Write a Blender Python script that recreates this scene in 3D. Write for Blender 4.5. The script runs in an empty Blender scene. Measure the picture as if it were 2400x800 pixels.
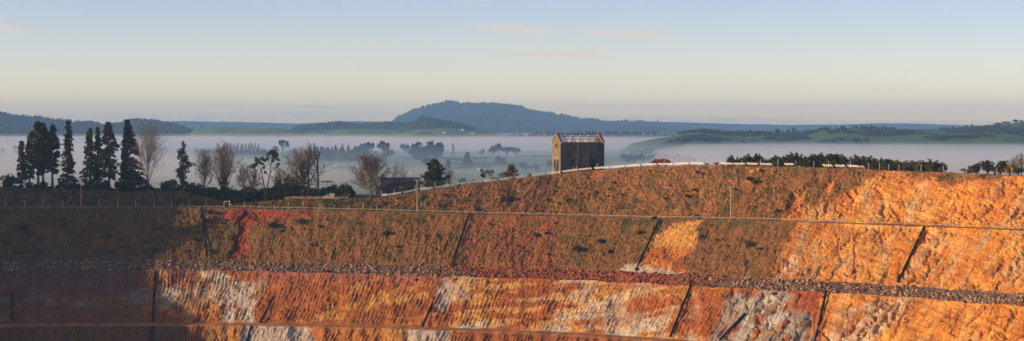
import bpy, bmesh, math, random
import numpy as np
from mathutils import Vector, Matrix

# ------------------------------------------------------------------ camera, sky, sun, exposure
SC = bpy.context.scene
COL = SC.collection
F, CX, HY = 5200.0, 1200.0, 300.0            # focal length in photo pixels, centre column, horizon row
SUN_EL, SUN_IN = math.radians(13.0), math.radians(14.0)
SUN = Vector((-math.cos(SUN_EL) * math.cos(SUN_IN), -math.cos(SUN_EL) * math.sin(SUN_IN), math.sin(SUN_EL)))

cam_d = bpy.data.cameras.new('camera')
cam = bpy.data.objects.new('camera', cam_d)
COL.objects.link(cam)
cam.location = (0, 0, 0)
cam.rotation_euler = (math.radians(90), 0, 0)
cam_d.sensor_width = 36.0
cam_d.lens = F / 2400.0 * 36.0
cam_d.shift_y = -100.0 / 2400.0
cam_d.clip_start = 0.5
cam_d.clip_end = 120000.0
SC.camera = cam

SC.view_settings.view_transform = 'Standard'
SC.view_settings.look = 'None'
SC.view_settings.exposure = 0.3
SC.view_settings.gamma = 1.0
SC.view_settings.use_curve_mapping = False
SC.cycles.use_denoising = True
SC.cycles.max_bounces = 5
SC.cycles.diffuse_bounces = 2
SC.cycles.volume_bounces = 1
SC.cycles.transparent_max_bounces = 8

world = bpy.data.worlds.new('World')
SC.world = world
world.use_nodes = True


def build_world():
    nt = world.node_tree
    nt.nodes.clear()
    N, L = nt.nodes, nt.links

    def math_(op, a, b=None, c=None, clamp=False):
        n = N.new('ShaderNodeMath'); n.operation = op; n.use_clamp = clamp
        for i, v in enumerate((a, b, c)):
            if v is None:
                continue
            if isinstance(v, (int, float)):
                n.inputs[i].default_value = v
            else:
                L.new(v, n.inputs[i])
        return n.outputs[0]

    tc = N.new('ShaderNodeTexCoord')
    sp = N.new('ShaderNodeSeparateXYZ'); L.new(tc.outputs['Generated'], sp.inputs[0])
    x, y, z = sp.outputs
    # the low sky is stretched upward: the air is clear above a shallow layer of morning haze
    zz = math_('MULTIPLY', math_('POWER', math_('MAXIMUM', z, 0.0), 0.72), 1.0)
    zz = math_('ADD', zz, 0.012)
    cb = N.new('ShaderNodeCombineXYZ'); L.new(x, cb.inputs[0]); L.new(y, cb.inputs[1]); L.new(zz, cb.inputs[2])
    nm = N.new('ShaderNodeVectorMath'); nm.operation = 'NORMALIZE'; L.new(cb.outputs[0], nm.inputs[0])
    sky = N.new('ShaderNodeTexSky')
    sky.sky_type = 'NISHITA'; sky.sun_disc = False
    sky.sun_elevation = SUN_EL
    sky.sun_rotation = math.atan2(SUN.x, SUN.y)
    sky.altitude = 100; sky.air_density = 1.0; sky.dust_density = 1.2; sky.ozone_density = 1.6
    L.new(nm.outputs[0], sky.inputs['Vector'])
    # dusty warm layer low down, clearer blue air above it
    lo = N.new('ShaderNodeMapRange'); lo.interpolation_type = 'SMOOTHSTEP'
    lo.inputs['From Min'].default_value = -0.01; lo.inputs['From Max'].default_value = 0.066
    L.new(z, lo.inputs['Value'])
    tint = N.new('ShaderNodeMix'); tint.data_type = 'RGBA'
    tint.inputs['A'].default_value = (1.92, 1.34, 0.97, 1); tint.inputs['B'].default_value = (1.12, 0.96, 1.04, 1)
    L.new(lo.outputs[0], tint.inputs['Factor'])
    mul = N.new('ShaderNodeMix'); mul.data_type = 'RGBA'; mul.blend_type = 'MULTIPLY'; mul.inputs['Factor'].default_value = 1.0
    L.new(sky.outputs[0], mul.inputs['A']); L.new(tint.outputs['Result'], mul.inputs['B'])
    # brighter towards the horizon, deeper overhead
    hi = N.new('ShaderNodeMapRange'); hi.interpolation_type = 'SMOOTHSTEP'
    hi.inputs['From Min'].default_value = 0.0; hi.inputs['From Max'].default_value = 0.5
    hi.inputs['To Min'].default_value = 1.17; hi.inputs['To Max'].default_value = 0.72
    L.new(z, hi.inputs['Value'])
    sca = N.new('ShaderNodeVectorMath'); sca.operation = 'SCALE'; L.new(mul.outputs['Result'], sca.inputs[0]); L.new(hi.outputs[0], sca.inputs['Scale'])
    col = sca.outputs[0]
    # thin wisps of cloud, each an elongated patch of torn noise at its own bearing and height
    az = math_('DIVIDE', x, math_('MAXIMUM', y, 0.05))
    el = math_('DIVIDE', z, math_('MAXIMUM', y, 0.05))
    cv = N.new('ShaderNodeCombineXYZ')
    L.new(math_('MULTIPLY', az, 90.0), cv.inputs[0]); L.new(math_('MULTIPLY', el, 900.0), cv.inputs[1])
    nz = N.new('ShaderNodeTexNoise'); nz.inputs['Scale'].default_value = 1.0
    nz.inputs['Detail'].default_value = 6; nz.inputs['Roughness'].default_value = 0.6
    L.new(cv.outputs[0], nz.inputs['Vector'])
    wisps = [(1215, 70, 135, 13, 0.055, 1.0), (1470, 79, 130, 12, 0.03, 1.0), (1275, 127, 150, 10, 0.01, 1.0), (1370, 128, 65, 14, 0.01, 0.8),
             (20, 70, 70, 12, 0.10, 0.8), (-20, 45, 60, 9, 0.0, 0.5), (405, 91, 110, 6, 0.03, 0.6), (880, 102, 45, 5, 0.0, 0.5), (2080, 209, 150, 4, 0.0, 0.35),
             (1110, 0, 70, 6, 0.0, 0.4)]
    bands = [(420, 276, 700, 16, 0.005, 0.8), (800, 268, 360, 9, 0.01, 0.7), (1640, 284, 480, 14, 0.012, 0.9), (2130, 292, 330, 11, 0.0, 0.8), (-300, 280, 500, 14, 0.0, 0.7), (750, 252, 75, 4, 0.03, 0.8)]

    def patch(px, py, hw, hh, tilt, amp):
        a = math_('SUBTRACT', az, (px - CX) / F)
        e = math_('SUBTRACT', el, (HY - py) / F)
        e = math_('ADD', e, math_('MULTIPLY', a, tilt))
        d = math_('ADD', math_('POWER', math_('MULTIPLY', math_('ABSOLUTE', a), F / hw), 2.0),
                  math_('POWER', math_('MULTIPLY', math_('ABSOLUTE', e), F / hh), 2.0))
        return math_('MULTIPLY', math_('SUBTRACT', 1.0, d, clamp=True), amp)

    def union(items):
        t = None
        for it in items:
            m = patch(*it)
            t = m if t is None else math_('MAXIMUM', t, m)
        return t
    low = N.new('ShaderNodeMix'); low.data_type = 'RGBA'      # thin grey-blue stratus just above the horizon
    ns2 = math_('MULTIPLY', math_('SUBTRACT', nz.outputs['Fac'], 0.15, clamp=True), 2.4)
    L.new(math_('MULTIPLY', math_('MULTIPLY', union(bands), ns2, clamp=True), 0.5), low.inputs['Factor']); L.new(col, low.inputs['A'])
    low.inputs['B'].default_value = (2.05, 2.7, 3.15, 1)
    col = low.outputs['Result']
    total = union(wisps)
    ns = math_('MULTIPLY', math_('SUBTRACT', nz.outputs['Fac'], 0.22, clamp=True), 2.6)
    fac = math_('MULTIPLY', math_('MULTIPLY', total, ns, clamp=True), 0.9)
    mx = N.new('ShaderNodeMix'); mx.data_type = 'RGBA'
    L.new(fac, mx.inputs['Factor']); L.new(col, mx.inputs['A'])
    mx.inputs['B'].default_value = (4.9, 3.85, 3.25, 1)
    bg = N.new('ShaderNodeBackground'); bg.inputs['Strength'].default_value = 0.15
    L.new(mx.outputs['Result'], bg.inputs['Color'])
    out = N.new('ShaderNodeOutputWorld'); L.new(bg.outputs[0], out.inputs['Surface'])


build_world()

sun_d = bpy.data.lights.new('sun', 'SUN')
sun_d.energy = 4.6
sun_d.angle = math.radians(0.5)
sun_d.color = (1.0, 0.72, 0.44)
sun = bpy.data.objects.new('sun', sun_d)
COL.objects.link(sun)
sun.rotation_euler = (-SUN).to_track_quat('-Z', 'Y').to_euler()
sun.location = SUN * 300

# ------------------------------------------------------------------ helpers
RNG = np.random.default_rng(7)
random.seed(7)


def P(px, py, d):
    return Vector(((px - CX) / F * d, d, (HY - py) / F * d))


def _hash(ix, iy, seed):
    h = (ix.astype(np.int64) * 374761393 + iy.astype(np.int64) * 668265263 + seed * 974634541) & 0xFFFFFFFF
    h = ((h ^ (h >> 13)) * 1274126177) & 0xFFFFFFFF
    h = h ^ (h >> 16)
    return (h & 0xFFFFFF) / float(0x1000000)


def perlin(x, y, seed=0):
    x = np.asarray(x, dtype=float); y = np.asarray(y, dtype=float)
    x, y = np.broadcast_arrays(x, y)
    ix = np.floor(x); iy = np.floor(y); fx = x - ix; fy = y - iy
    u = fx * fx * fx * (fx * (fx * 6 - 15) + 10); v = fy * fy * fy * (fy * (fy * 6 - 15) + 10)

    def g(dx, dy):
        a = _hash(ix + dx, iy + dy, seed) * 2 * math.pi
        return np.cos(a) * (fx - dx) + np.sin(a) * (fy - dy)
    n0 = g(0, 0) * (1 - u) + g(1, 0) * u
    n1 = g(0, 1) * (1 - u) + g(1, 1) * u
    return (n0 * (1 - v) + n1 * v) * 1.5


def fbm(x, y, octaves=4, seed=0, gain=0.5, lac=2.03):
    s = 0; a = 1.0; t = 0
    for k in range(octaves):
        s = s + a * perlin(x, y, seed + k * 17); t += a
        x = x * lac; y = y * lac; a *= gain
    return s / t


def sstep(a, b, x):
    t = np.clip((x - a) / (b - a), 0, 1)
    return t * t * (3 - 2 * t)


def smooth_interp(x, kx, ky, w=40):
    # piecewise-linear knots, rounded off by a small moving average
    acc = 0
    offs = np.linspace(-w, w, 9)
    for o in offs:
        acc = acc + np.interp(x + o, kx, ky)
    return acc / len(offs)


def in_poly(u, v, poly):
    inside = np.zeros(u.shape, bool)
    n = len(poly)
    for i in range(n):
        x1, y1 = poly[i]; x2, y2 = poly[(i + 1) % n]
        if y1 == y2:
            continue
        c = ((y1 > v) != (y2 > v)) & (u < (x2 - x1) * (v - y1) / (y2 - y1) + x1)
        inside ^= c
    return inside


def new_mesh(name, verts, faces, smooth=False):
    """verts (N,3) array; faces (M,k) integer array with k equal for all, or a list of tuples."""
    me = bpy.data.meshes.new(name)
    if isinstance(faces, np.ndarray):
        verts = np.ascontiguousarray(verts, dtype=np.float32)
        k = faces.shape[1]; m = len(faces)
        me.vertices.add(len(verts)); me.vertices.foreach_set('co', verts.ravel())
        me.loops.add(m * k); me.loops.foreach_set('vertex_index', np.ascontiguousarray(faces, dtype=np.int32).ravel())
        me.polygons.add(m)
        me.polygons.foreach_set('loop_start', np.arange(0, m * k, k, dtype=np.int32))
        me.update(calc_edges=True)
    else:
        me.from_pydata([tuple(v) for v in verts], [], [tuple(f) for f in faces])
        me.update()
    if smooth:
        me.polygons.foreach_set('use_smooth', np.ones(len(me.polygons), bool))
    return me


def obj(name, me, mat=None, parent=None, loc=None, rotz=0.0, scale=None):
    o = bpy.data.objects.new(name, me)
    COL.objects.link(o)
    if mat is not None and me is not None and len(me.materials) == 0:
        me.materials.append(mat)
    if parent is not None:
        o.parent = parent
    if loc is not None:
        o.location = loc
    if rotz:
        o.rotation_euler = (0, 0, rotz)
    if scale is not None:
        o.scale = scale if hasattr(scale, '__len__') else (scale,) * 3
    return o


def tag(o, label=None, cat=None, group=None, kind=None):
    if label: o['label'] = label
    if cat: o['category'] = cat
    if group: o['group'] = group
    if kind: o['kind'] = kind
    return o


def thing(name, label, cat, loc=(0, 0, 0), rotz=0.0, group=None, scale=None):
    o = obj(name, None, loc=loc, rotz=rotz, scale=scale)
    o.empty_display_size = 0.5
    return tag(o, label, cat, group)


def grid_faces(rows, cols):
    r, c = np.meshgrid(np.arange(rows - 1), np.arange(cols - 1), indexing='ij')
    a = (r * cols + c).ravel()
    return np.stack([a, a + 1, a + cols + 1, a + cols], 1)


class MB:
    """collects boxes, tubes, quads into one mesh"""
    def __init__(self):
        self.v = []; self.f = []

    def box(self, c, s, rz=0.0, rot=None):
        b = len(self.v)
        R = rot if rot is not None else Matrix.Rotation(rz, 3, 'Z')
        for dx in (-.5, .5):
            for dy in (-.5, .5):
                for dz in (-.5, .5):
                    self.v.append(tuple(Vector(c) + R @ Vector((dx * s[0], dy * s[1], dz * s[2]))))
        for q in ((0, 1, 3, 2), (4, 6, 7, 5), (0, 4, 5, 1), (2, 3, 7, 6), (0, 2, 6, 4), (1, 5, 7, 3)):
            self.f.append(tuple(b + i for i in q))
        return self

    def beam(self, p, q, w, h=None, up=(0, 0, 1)):
        p = Vector(p); q = Vector(q); h = h or w
        d = q - p; L = d.length; d.normalize()
        upv = Vector(up)
        if abs(d.dot(upv)) > 0.98:
            upv = Vector((0, 1, 0))
        s = d.cross(upv).normalized(); u = s.cross(d)
        R = Matrix((s, d, u)).transposed()
        return self.box((p + q) / 2, (w, L, h), rot=R)

    def tube(self, pts, radii, n=6, cap=True):
        pts = [Vector(p) for p in pts]
        b = len(self.v)
        for i, p in enumerate(pts):
            d = (pts[min(i + 1, len(pts) - 1)] - pts[max(i - 1, 0)]).normalized()
            a = Vector((0, 0, 1)) if abs(d.z) < 0.9 else Vector((1, 0, 0))
            s = d.cross(a).normalized(); u = s.cross(d)
            for k in range(n):
                t = 2 * math.pi * k / n
                self.v.append(tuple(p + (s * math.cos(t) + u * math.sin(t)) * radii[i]))
        for i in range(len(pts) - 1):
            for k in range(n):
                k2 = (k + 1) % n
                self.f.append((b + i * n + k, b + i * n + k2, b + (i + 1) * n + k2, b + (i + 1) * n + k))
        if cap:
            self.f.append(tuple(b + k for k in range(n))[::-1])
            self.f.append(tuple(b + (len(pts) - 1) * n + k for k in range(n)))
        return self

    def prism(self, poly, axis_from, axis_to):
        """poly: list of Vectors (closed loop) swept from axis_from to axis_to offsets"""
        b = len(self.v); n = len(poly)
        for off in (Vector(axis_from), Vector(axis_to)):
            for p in poly:
                self.v.append(tuple(Vector(p) + off))
        self.f.append(tuple(b + i for i in range(n))[::-1]); self.f.append(tuple(b + n + i for i in range(n)))
        for i in range(n):
            j = (i + 1) % n
            self.f.append((b + i, b + j, b + n + j, b + n + i))
        return self

    def mesh(self, name, smooth=False):
        return new_mesh(name, self.v, self.f, smooth)

    def build(self, name, mat, parent=None, smooth=False, **k):
        return obj(name, self.mesh(name, smooth), mat, parent, **k)


def material(name, rough=0.9, spec=0.2):
    m = bpy.data.materials.new(name); m.use_nodes = True
    bs = m.node_tree.nodes['Principled BSDF']
    bs.inputs['Roughness'].default_value = rough
    bs.inputs['Specular IOR Level'].default_value = spec
    return m, m.node_tree.nodes, m.node_tree.links, bs


def noisy(name, c1, c2, scale=1.0, rough=0.9, spec=0.2, bump=0.0, detail=4, c3=None, per_object=0.0, stretch=None):
    """procedural two/three-tone material driven by object-space noise"""
    m, N, L, bs = material(name, rough, spec)
    tc = N.new('ShaderNodeTexCoord'); src = tc.outputs['Object']
    if stretch:
        mp = N.new('ShaderNodeMapping'); mp.inputs['Scale'].default_value = stretch; L.new(src, mp.inputs[0]); src = mp.outputs[0]
    nz = N.new('ShaderNodeTexNoise'); nz.inputs['Scale'].default_value = scale; nz.inputs['Detail'].default_value = detail
    nz.inputs['Roughness'].default_value = 0.65
    L.new(src, nz.inputs['Vector'])
    rp = N.new('ShaderNodeValToRGB'); e = rp.color_ramp.elements
    e[0].position = 0.33; e[0].color = (*c1, 1); e[1].position = 0.67; e[1].color = (*c2, 1)
    if c3:
        x = e.new(0.5); x.color = (*c3, 1)
    L.new(nz.outputs['Fac'], rp.inputs[0])
    out = rp.outputs[0]
    if per_object:
        oi = N.new('ShaderNodeObjectInfo'); hs = N.new('ShaderNodeHueSaturation')
        mr = N.new('ShaderNodeMapRange'); mr.inputs['To Min'].default_value = 1 - per_object; mr.inputs['To Max'].default_value = 1 + per_object
        L.new(oi.outputs['Random'], mr.inputs[0]); L.new(mr.outputs[0], hs.inputs['Value']); L.new(out, hs.inputs['Color'])
        out = hs.outputs[0]
    L.new(out, bs.inputs['Base Color'])
    if bump:
        bp = N.new('ShaderNodeBump'); bp.inputs['Strength'].default_value = bump; bp.inputs['Distance'].default_value = 0.05
        L.new(nz.outputs['Fac'], bp.inputs['Height']); L.new(bp.outputs[0], bs.inputs['Normal'])
    return m


def attr_material(name, attr='Col', bump_scale=2.0, bump=0.5, bump_dist=0.25, tone=0.35, tone_scale=1.0, rough=0.95, spec=0.1):
    """base colour stored per point (soil, rock and grass patches), broken up by fine procedural grain and relief"""
    m, N, L, bs = material(name, rough, spec)
    at = N.new('ShaderNodeAttribute'); at.attribute_name = attr
    tc = N.new('ShaderNodeTexCoord')
    nz = N.new('ShaderNodeTexNoise'); nz.inputs['Scale'].default_value = tone_scale; nz.inputs['Detail'].default_value = 6; nz.inputs['Roughness'].default_value = 0.7
    L.new(tc.outputs['Object'], nz.inputs['Vector'])
    mr = N.new('ShaderNodeMapRange'); mr.inputs['From Min'].default_value = 0.3; mr.inputs['From Max'].default_value = 0.7
    mr.inputs['To Min'].default_value = 1 - tone; mr.inputs['To Max'].default_value = 1 + tone
    L.new(nz.outputs['Fac'], mr.inputs[0])
    vm = N.new('ShaderNodeVectorMath'); vm.operation = 'SCALE'; L.new(at.outputs['Color'], vm.inputs[0]); L.new(mr.outputs[0], vm.inputs['Scale'])
    L.new(vm.outputs[0], bs.inputs['Base Color'])
    if bump:
        n2 = N.new('ShaderNodeTexNoise'); n2.inputs['Scale'].default_value = bump_scale; n2.inputs['Detail'].default_value = 5; n2.inputs['Roughness'].default_value = 0.7
        L.new(tc.outputs['Object'], n2.inputs['Vector'])
        bp = N.new('ShaderNodeBump'); bp.inputs['Strength'].default_value = bump; bp.inputs['Distance'].default_value = bump_dist
        L.new(n2.outputs['Fac'], bp.inputs['Height']); L.new(bp.outputs[0], bs.inputs['Normal'])
    return m


def set_color(me, rgb):
    a = me.color_attributes.new('Col', 'FLOAT_COLOR', 'POINT')
    c = np.ones((len(rgb), 4), np.float32); c[:, :3] = rgb
    a.data.foreach_set('color', c.ravel())


def lin(r, g, b):
    f = lambda c: c / 12.92 if c <= 0.04045 else ((c + 0.055) / 1.055) ** 2.4
    return np.array([f(r / 255), f(g / 255), f(b / 255)])
# ------------------------------------------------------------------ the pit wall: profile of every column
KX = [-2500, -1200, -400, 0, 500, 900, 1350, 1850, 2100, 2400, 2800, 3600, 4900]
Y2B = [782, 697, 650, 631, 632, 642, 654, 679, 692, 716, 748, 800, 840]
Y2T = [760, 676, 630, 612, 612, 621, 632, 655, 668, 688, 714, 760, 800]
X1 = [-2500, -200, 450, 600, 900, 1200, 1500, 1800, 2100, 2400, 2800, 3600, 4900]
Y1 = [570, 487, 487, 490, 497, 505, 513, 518, 528, 540, 556, 580, 600]
X3 = [-2500, 0, 350, 600, 800, 1000, 1300, 1500, 1600, 2400, 2800, 4900]
Y3 = [960, 765, 763, 763, 768, 773, 784, 797, 804, 876, 910, 1000]
XC = [-2500, -1000, -740, -640, -560, -480, -330, -220, -130, 0, 100, 200, 300, 400, 450, 500, 540, 600, 660, 700, 800, 880, 1000, 1100, 1200, 1300, 1400, 1500, 1600, 1700,
      1850, 2000, 2060, 2200, 2300, 2400, 2800, 3600, 4900]
YC = [480, 460, 448, 420, 325, 245, 240, 325, 436, 441, 443, 447, 450, 449, 453, 468, 479, 475, 469, 467, 468, 466, 447, 433, 421, 409, 399, 392, 388, 388,
      391, 394, 399, 404, 408, 413, 425, 440, 450]

dense = np.arange(-130, 2701, 1.75)
left = -130 - np.cumsum(np.geomspace(4, 160, 46)); left = left[left > -2500][::-1]
right = 2700 + np.cumsum(np.geomspace(4, 160, 46)); right = right[right < 4900]
PX = np.concatenate([left, dense, right])
NC = len(PX)


def profile(px):
    y2b = smooth_interp(px, KX, Y2B, 120); y2t = smooth_interp(px, KX, Y2T, 120)
    y2b = y2b + 3.0 * perlin(px / 60, 0.3, 5) + 1.0 * perlin(px / 9, 0.3, 15); y2t = y2t + 4.0 * perlin(px / 45, 7.3, 6) + 1.8 * perlin(px / 12, 7.3, 16)
    y1 = smooth_interp(px, X1, Y1, 60); y3 = smooth_interp(px, X3, Y3, 80)
    yc = smooth_interp(px, XC, YC, 14) + 1.5 * perlin(px / 37, 2.2, 8) + 0.8 * perlin(px / 11, 2.2, 9)
    d2b = 49.4 * F / (smooth_interp(px, KX, Y2B, 120) - HY)
    z2b = (HY - y2b) / F * d2b
    d2t = d2b + 4.0; z2t = (HY - y2t) / F * d2t
    d1 = d2t + 21.0 + 0.5 * perlin(px / 55, 1.1, 61); z1 = (HY - y1) / F * d1
    d1i = d1 + 5.0; z1i = z1 + 0.05
    d3i = d2b - 20.0 + 1.2 * perlin(px / 40, 3.1, 63); d3o = d3i - 8.0 + 0.9 * perlin(px / 22, 4.1, 64)
    z3 = (HY - y3) / F * d3o
    # upper batter: 40 degrees on the right, an easy grassy bank on the left
    tanb = np.where(px > 700, 0.84, 0.5); tanb = smooth_interp(px, [-2500, -300, -150, 500, 560, 840, 1000, 1300, 1420, 1700, 4900], [2.0, 2.0, 0.38, 0.38, 0.55, 0.55, 0.58, 0.47, 0.52, 0.84, 0.84], 20)
    k = (HY - yc) / F
    d0 = (z1i - tanb * d1i) / (k - tanb)
    d0 = np.maximum(d0, d1i + 1.5)
    z0 = k * d0
    return dict(d0=d0, z0=z0, d1i=d1i, z1i=z1i, d1=d1, z1=z1, d2t=d2t, z2t=z2t, d2b=d2b, z2b=z2b, d3i=d3i, d3o=d3o, z3=z3)


PR = profile(PX)
X2B = (PX - CX) / F * PR['d2b']


def yref(x):
    return np.interp(x, X2B, PR['d2b'])


SLOPE_X = np.linspace(X2B[0], X2B[-1], 800)
_yr = yref(SLOPE_X)
_m = np.gradient(_yr, SLOPE_X)
_m = np.convolve(np.pad(_m, 12, mode='edge'), np.ones(25) / 25, 'valid')
_arc = np.concatenate([[0], np.cumsum(np.hypot(np.diff(SLOPE_X), np.diff(_yr)))])


def contour(x, y):
    """arc length along the pit contour of the foot point, local contour slope"""
    xc = x.copy()
    for _ in range(6):
        m = np.interp(xc, SLOPE_X, _m)
        xc = 0.5 * xc + 0.5 * (x + m * (y - np.interp(xc, SLOPE_X, _yr)))
    return np.interp(xc, SLOPE_X, _arc), np.interp(xc, SLOPE_X, _m)


one = np.ones(NC)
zback = smooth_interp(PX, [-2500, -800, -650, -260, -180, 450, 900, 1000, 1700, 2600, 4900], [-6, -6, -13, -13, -2, -0.5, -0.5, -2.5, -2.5, -2.0, -4], 60)
CTRL = [(PR['d3o'] - 58, PR['z3'] - 40), (PR['d3o'] - 14, PR['z3'] - 12), (PR['d3o'], PR['z3']), (PR['d3i'], PR['z3'] + 0.25), (PR['d2b'] - 0.8, PR['z2b'] - 0.15),
        (PR['d2b'], PR['z2b']), (PR['d2t'], PR['z2t']), (PR['d1'] - 0.01, PR['z1']), (PR['d1i'], PR['z1i']), (PR['d0'], PR['z0']),
        (PR['d0'] + 4, PR['z0'] - 0.1), (PR['d0'] + 70, PR['z0'] + zback), (1215 * one, -48 * one)]
SEG = [12, 46, 7, 128, 3, 14, 136, 5, 130, 4, 16, 10]
ZONE = ['deep', 'lower', 'bench', 'batter', 'lip', 'rubble', 'mid', 'road', 'upper', 'crown', 'plateau', 'drop']

rows_d, rows_z, rows_zone, rows_w = [], [], [], []
for i, n in enumerate(SEG):
    (da, za), (db, zb) = CTRL[i], CTRL[i + 1]
    for j in range(n):
        t = j / n
        rows_d.append(da + (db - da) * t); rows_z.append(za + (zb - za) * t); rows_zone.append(i)
        e = min(j, n - j) / n
        rows_w.append(min(1.0, e * 14) if n > 20 else 0.0)
rows_d.append(CTRL[-1][0]); rows_z.append(CTRL[-1][1]); rows_zone.append(len(SEG) - 1); rows_w.append(0.0)
GD = np.array(rows_d); GZ = np.array(rows_z); RZ = np.array(rows_zone); RW = np.array(rows_w)[:, None]
NR = len(RZ)
GX = (PX[None, :] - CX) / F * GD
U = np.broadcast_to(PX[None, :], GD.shape)
V = HY - GZ / GD * F                                     # photo row of the undisplaced surface
S, M = contour(GX, GD)
T = -GZ                                                  # metres below the eye
zi = {n: i for i, n in enumerate(ZONE)}
zone = np.broadcast_to(RZ[:, None], GD.shape)
isb = {n: (zone == i) for n, i in zi.items()}


# ---------------------------------------------------------------- what grows and shows where on the wall (soil colours, left grass darkened for shade)
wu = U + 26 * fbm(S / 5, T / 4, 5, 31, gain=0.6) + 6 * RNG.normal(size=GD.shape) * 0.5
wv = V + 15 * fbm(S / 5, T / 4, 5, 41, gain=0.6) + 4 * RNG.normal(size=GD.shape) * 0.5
n_big = fbm(S / 14, T / 9, 4, 3); n_mid = fbm(S / 4, T / 3.5, 4, 13); n_fin = fbm(S / 0.9, T / 0.9, 3, 23)
strata = fbm(S / 16 + T / 9, T / 3.2 + S / 40, 4, 53)
n_str = fbm(S / 3.2 + 0.25 * n_mid, T / 15, 4, 64, gain=0.6)
fall = fbm(S / 0.9, T / 9, 3, 63)                         # streaks down the fall line

C_ = dict(
    drygrass=np.array([0.205, 0.098, 0.032]), olive=np.array([0.070, 0.064, 0.020]), green=np.array([0.070, 0.090, 0.020]), shadegrass=np.array([0.105, 0.062, 0.022]),
    redclay=np.array([0.28, 0.062, 0.024]), rust=np.array([0.30, 0.090, 0.024]), brown=np.array([0.185, 0.074, 0.028]), orange=np.array([0.48, 0.182, 0.034]),
    ochre=np.array([0.52, 0.265, 0.068]), white=np.array([0.44, 0.385, 0.30]), grey=np.array([0.25, 0.225, 0.19]), purple=np.array([0.155, 0.066, 0.046]),
    track=np.array([0.40, 0.18, 0.07]), redbrown=np.array([0.23, 0.075, 0.034]))
COLR = np.zeros(GD.shape + (3,))


def mix(mask, c, f=1.0):
    global COLR
    w = (mask * f)[..., None] if hasattr(mask, 'shape') else mask
    COLR = COLR * (1 - w) + (C_[c] if isinstance(c, str) else c) * w


def fsel(n, a, b):
    return sstep(a, b, n)


allm = np.ones(GD.shape)
mix(allm, 'drygrass')
# upper batter -----------------------------------------------------------
up = isb['upper'] | isb['crown'] | isb['plateau'] | isb['drop']
mix(isb['upper'] * fsel(n_mid, 0.0, 0.4), 'brown', 0.4)
mix(isb['upper'] * fsel(n_mid + 0.6 * n_big + 0.012 * (V - 440) - 0.0022 * np.maximum(U - 900, 0), 0.10, 0.45), 'olive', 0.62)
mix(isb['upper'] * sstep(1500, 2000, U) * fsel(n_mid + n_big, 0.0, 0.4), 'olive', 0.45)
mix(isb['upper'] * sstep(720, 450, U), 'shadegrass', 0.85)  # left bank: dark grass, deepened in colour to carry its shade
mix(isb['upper'] * ((U > 560) & (U < 900)) * fsel(n_mid, -0.2, 0.2), 'green', 0.8)
mix((isb['plateau'] | isb['crown'] | isb['drop']) * 1.0, 'olive', 0.6)
mix(isb['upper'] * fsel(fbm(S / 1.4, T / 1.4, 2, 88), 0.32, 0.5), np.array([0.34, 0.19, 0.08]), 0.5)
mix(isb['upper'] * fsel(fbm(S / 7, T / 4, 4, 121), 0.06, 0.3), np.array([0.27, 0.11, 0.035]), 0.6)
mix(isb['upper'] * fsel(fbm(S / 5, T / 3.5, 4, 122), 0.14, 0.32), 'olive', 0.7)
ROCK_A = [(1800, 530), (1850, 508), (1890, 488), (1950, 470), (2005, 440), (2045, 418), (2075, 410), (2100, 420), (2150, 430), (2215, 438), (2290, 434), (2330, 428), (2350, 418), (2400, 418), (2600, 426), (5200, 470), (5200, 640), (1800, 540)]
ra = in_poly(wu, wv, ROCK_A) & (isb['upper'] | isb['road'])
edge = in_poly(wu + 8, wv - 10, ROCK_A) | in_poly(wu - 14, wv + 10, ROCK_A)
mix((edge & isb['upper'] & (U > 1800)) * 1.0, np.array([0.46, 0.17, 0.05]), 0.8)
mix(ra * 1.0, 'orange'); mix(ra * fsel(n_str + 0.3 * n_mid, -0.15, 0.25), 'ochre', 0.9)
mix(ra * fsel(n_str - 0.4 * n_big, 0.22, 0.45), 'grey', 0.55)
mix(ra * fsel(n_big, 0.1, 0.45), 'orange', 0.7)
for poly in ([(1862, 452), (1893, 436), (1888, 466), (1868, 498), (1828, 512), (1846, 486)], [(1938, 428), (1960, 418), (1950, 446), (1928, 470), (1918, 468)], [(1752, 398), (1778, 395), (1772, 403), (1758, 406)]):
    q = in_poly(U + 0.4 * (wu - U), V + 0.4 * (wv - V), poly) & isb['upper']
    mix(q * 1.0, np.array([0.46, 0.17, 0.045]))
    mix((q & (V < 456) & (U > 1850) & (U < 1900)) * 1.0, 'ochre')
# mid batter ---------------------------------------------------------------
md = isb['mid']
mix(md * 1.0, 'drygrass'); mix(md * fsel(n_mid, -0.1, 0.35), 'brown', 0.6)
mix(md * fsel(n_mid + n_big, 0.0, 0.5) * sstep(560, 505, wv - 0.012 * (U - 600)), 'olive', 0.75)
mix(md * fsel(n_big + n_mid, 0.05, 0.45), 'olive', 0.45)
mix(md * (wu < 560) * 1.0, 'shadegrass', 0.7)  # dark grass with part of the left batter's shade in the colour
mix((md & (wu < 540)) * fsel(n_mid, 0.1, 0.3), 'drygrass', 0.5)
mix((md & (wu > 490) & (wu < 575) & (V > 515)) * fsel(n_mid, -0.1, 0.4), 'green', 0.4)
mix((md & (wu > 1085) & (wu < 1310)) * fsel(n_mid + 0.4 * n_big, -0.35, 0.15), 'redbrown', 0.75)
mix((md & (wu > 1180) & (wu < 1320) & (wv < 540)) * fsel(n_mid, 0.0, 0.3), 'redclay', 0.6)
mix((md & (wu > 1300) & (wu < 1530)) * fsel(n_mid, -0.15, 0.3), 'olive', 0.38)
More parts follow.
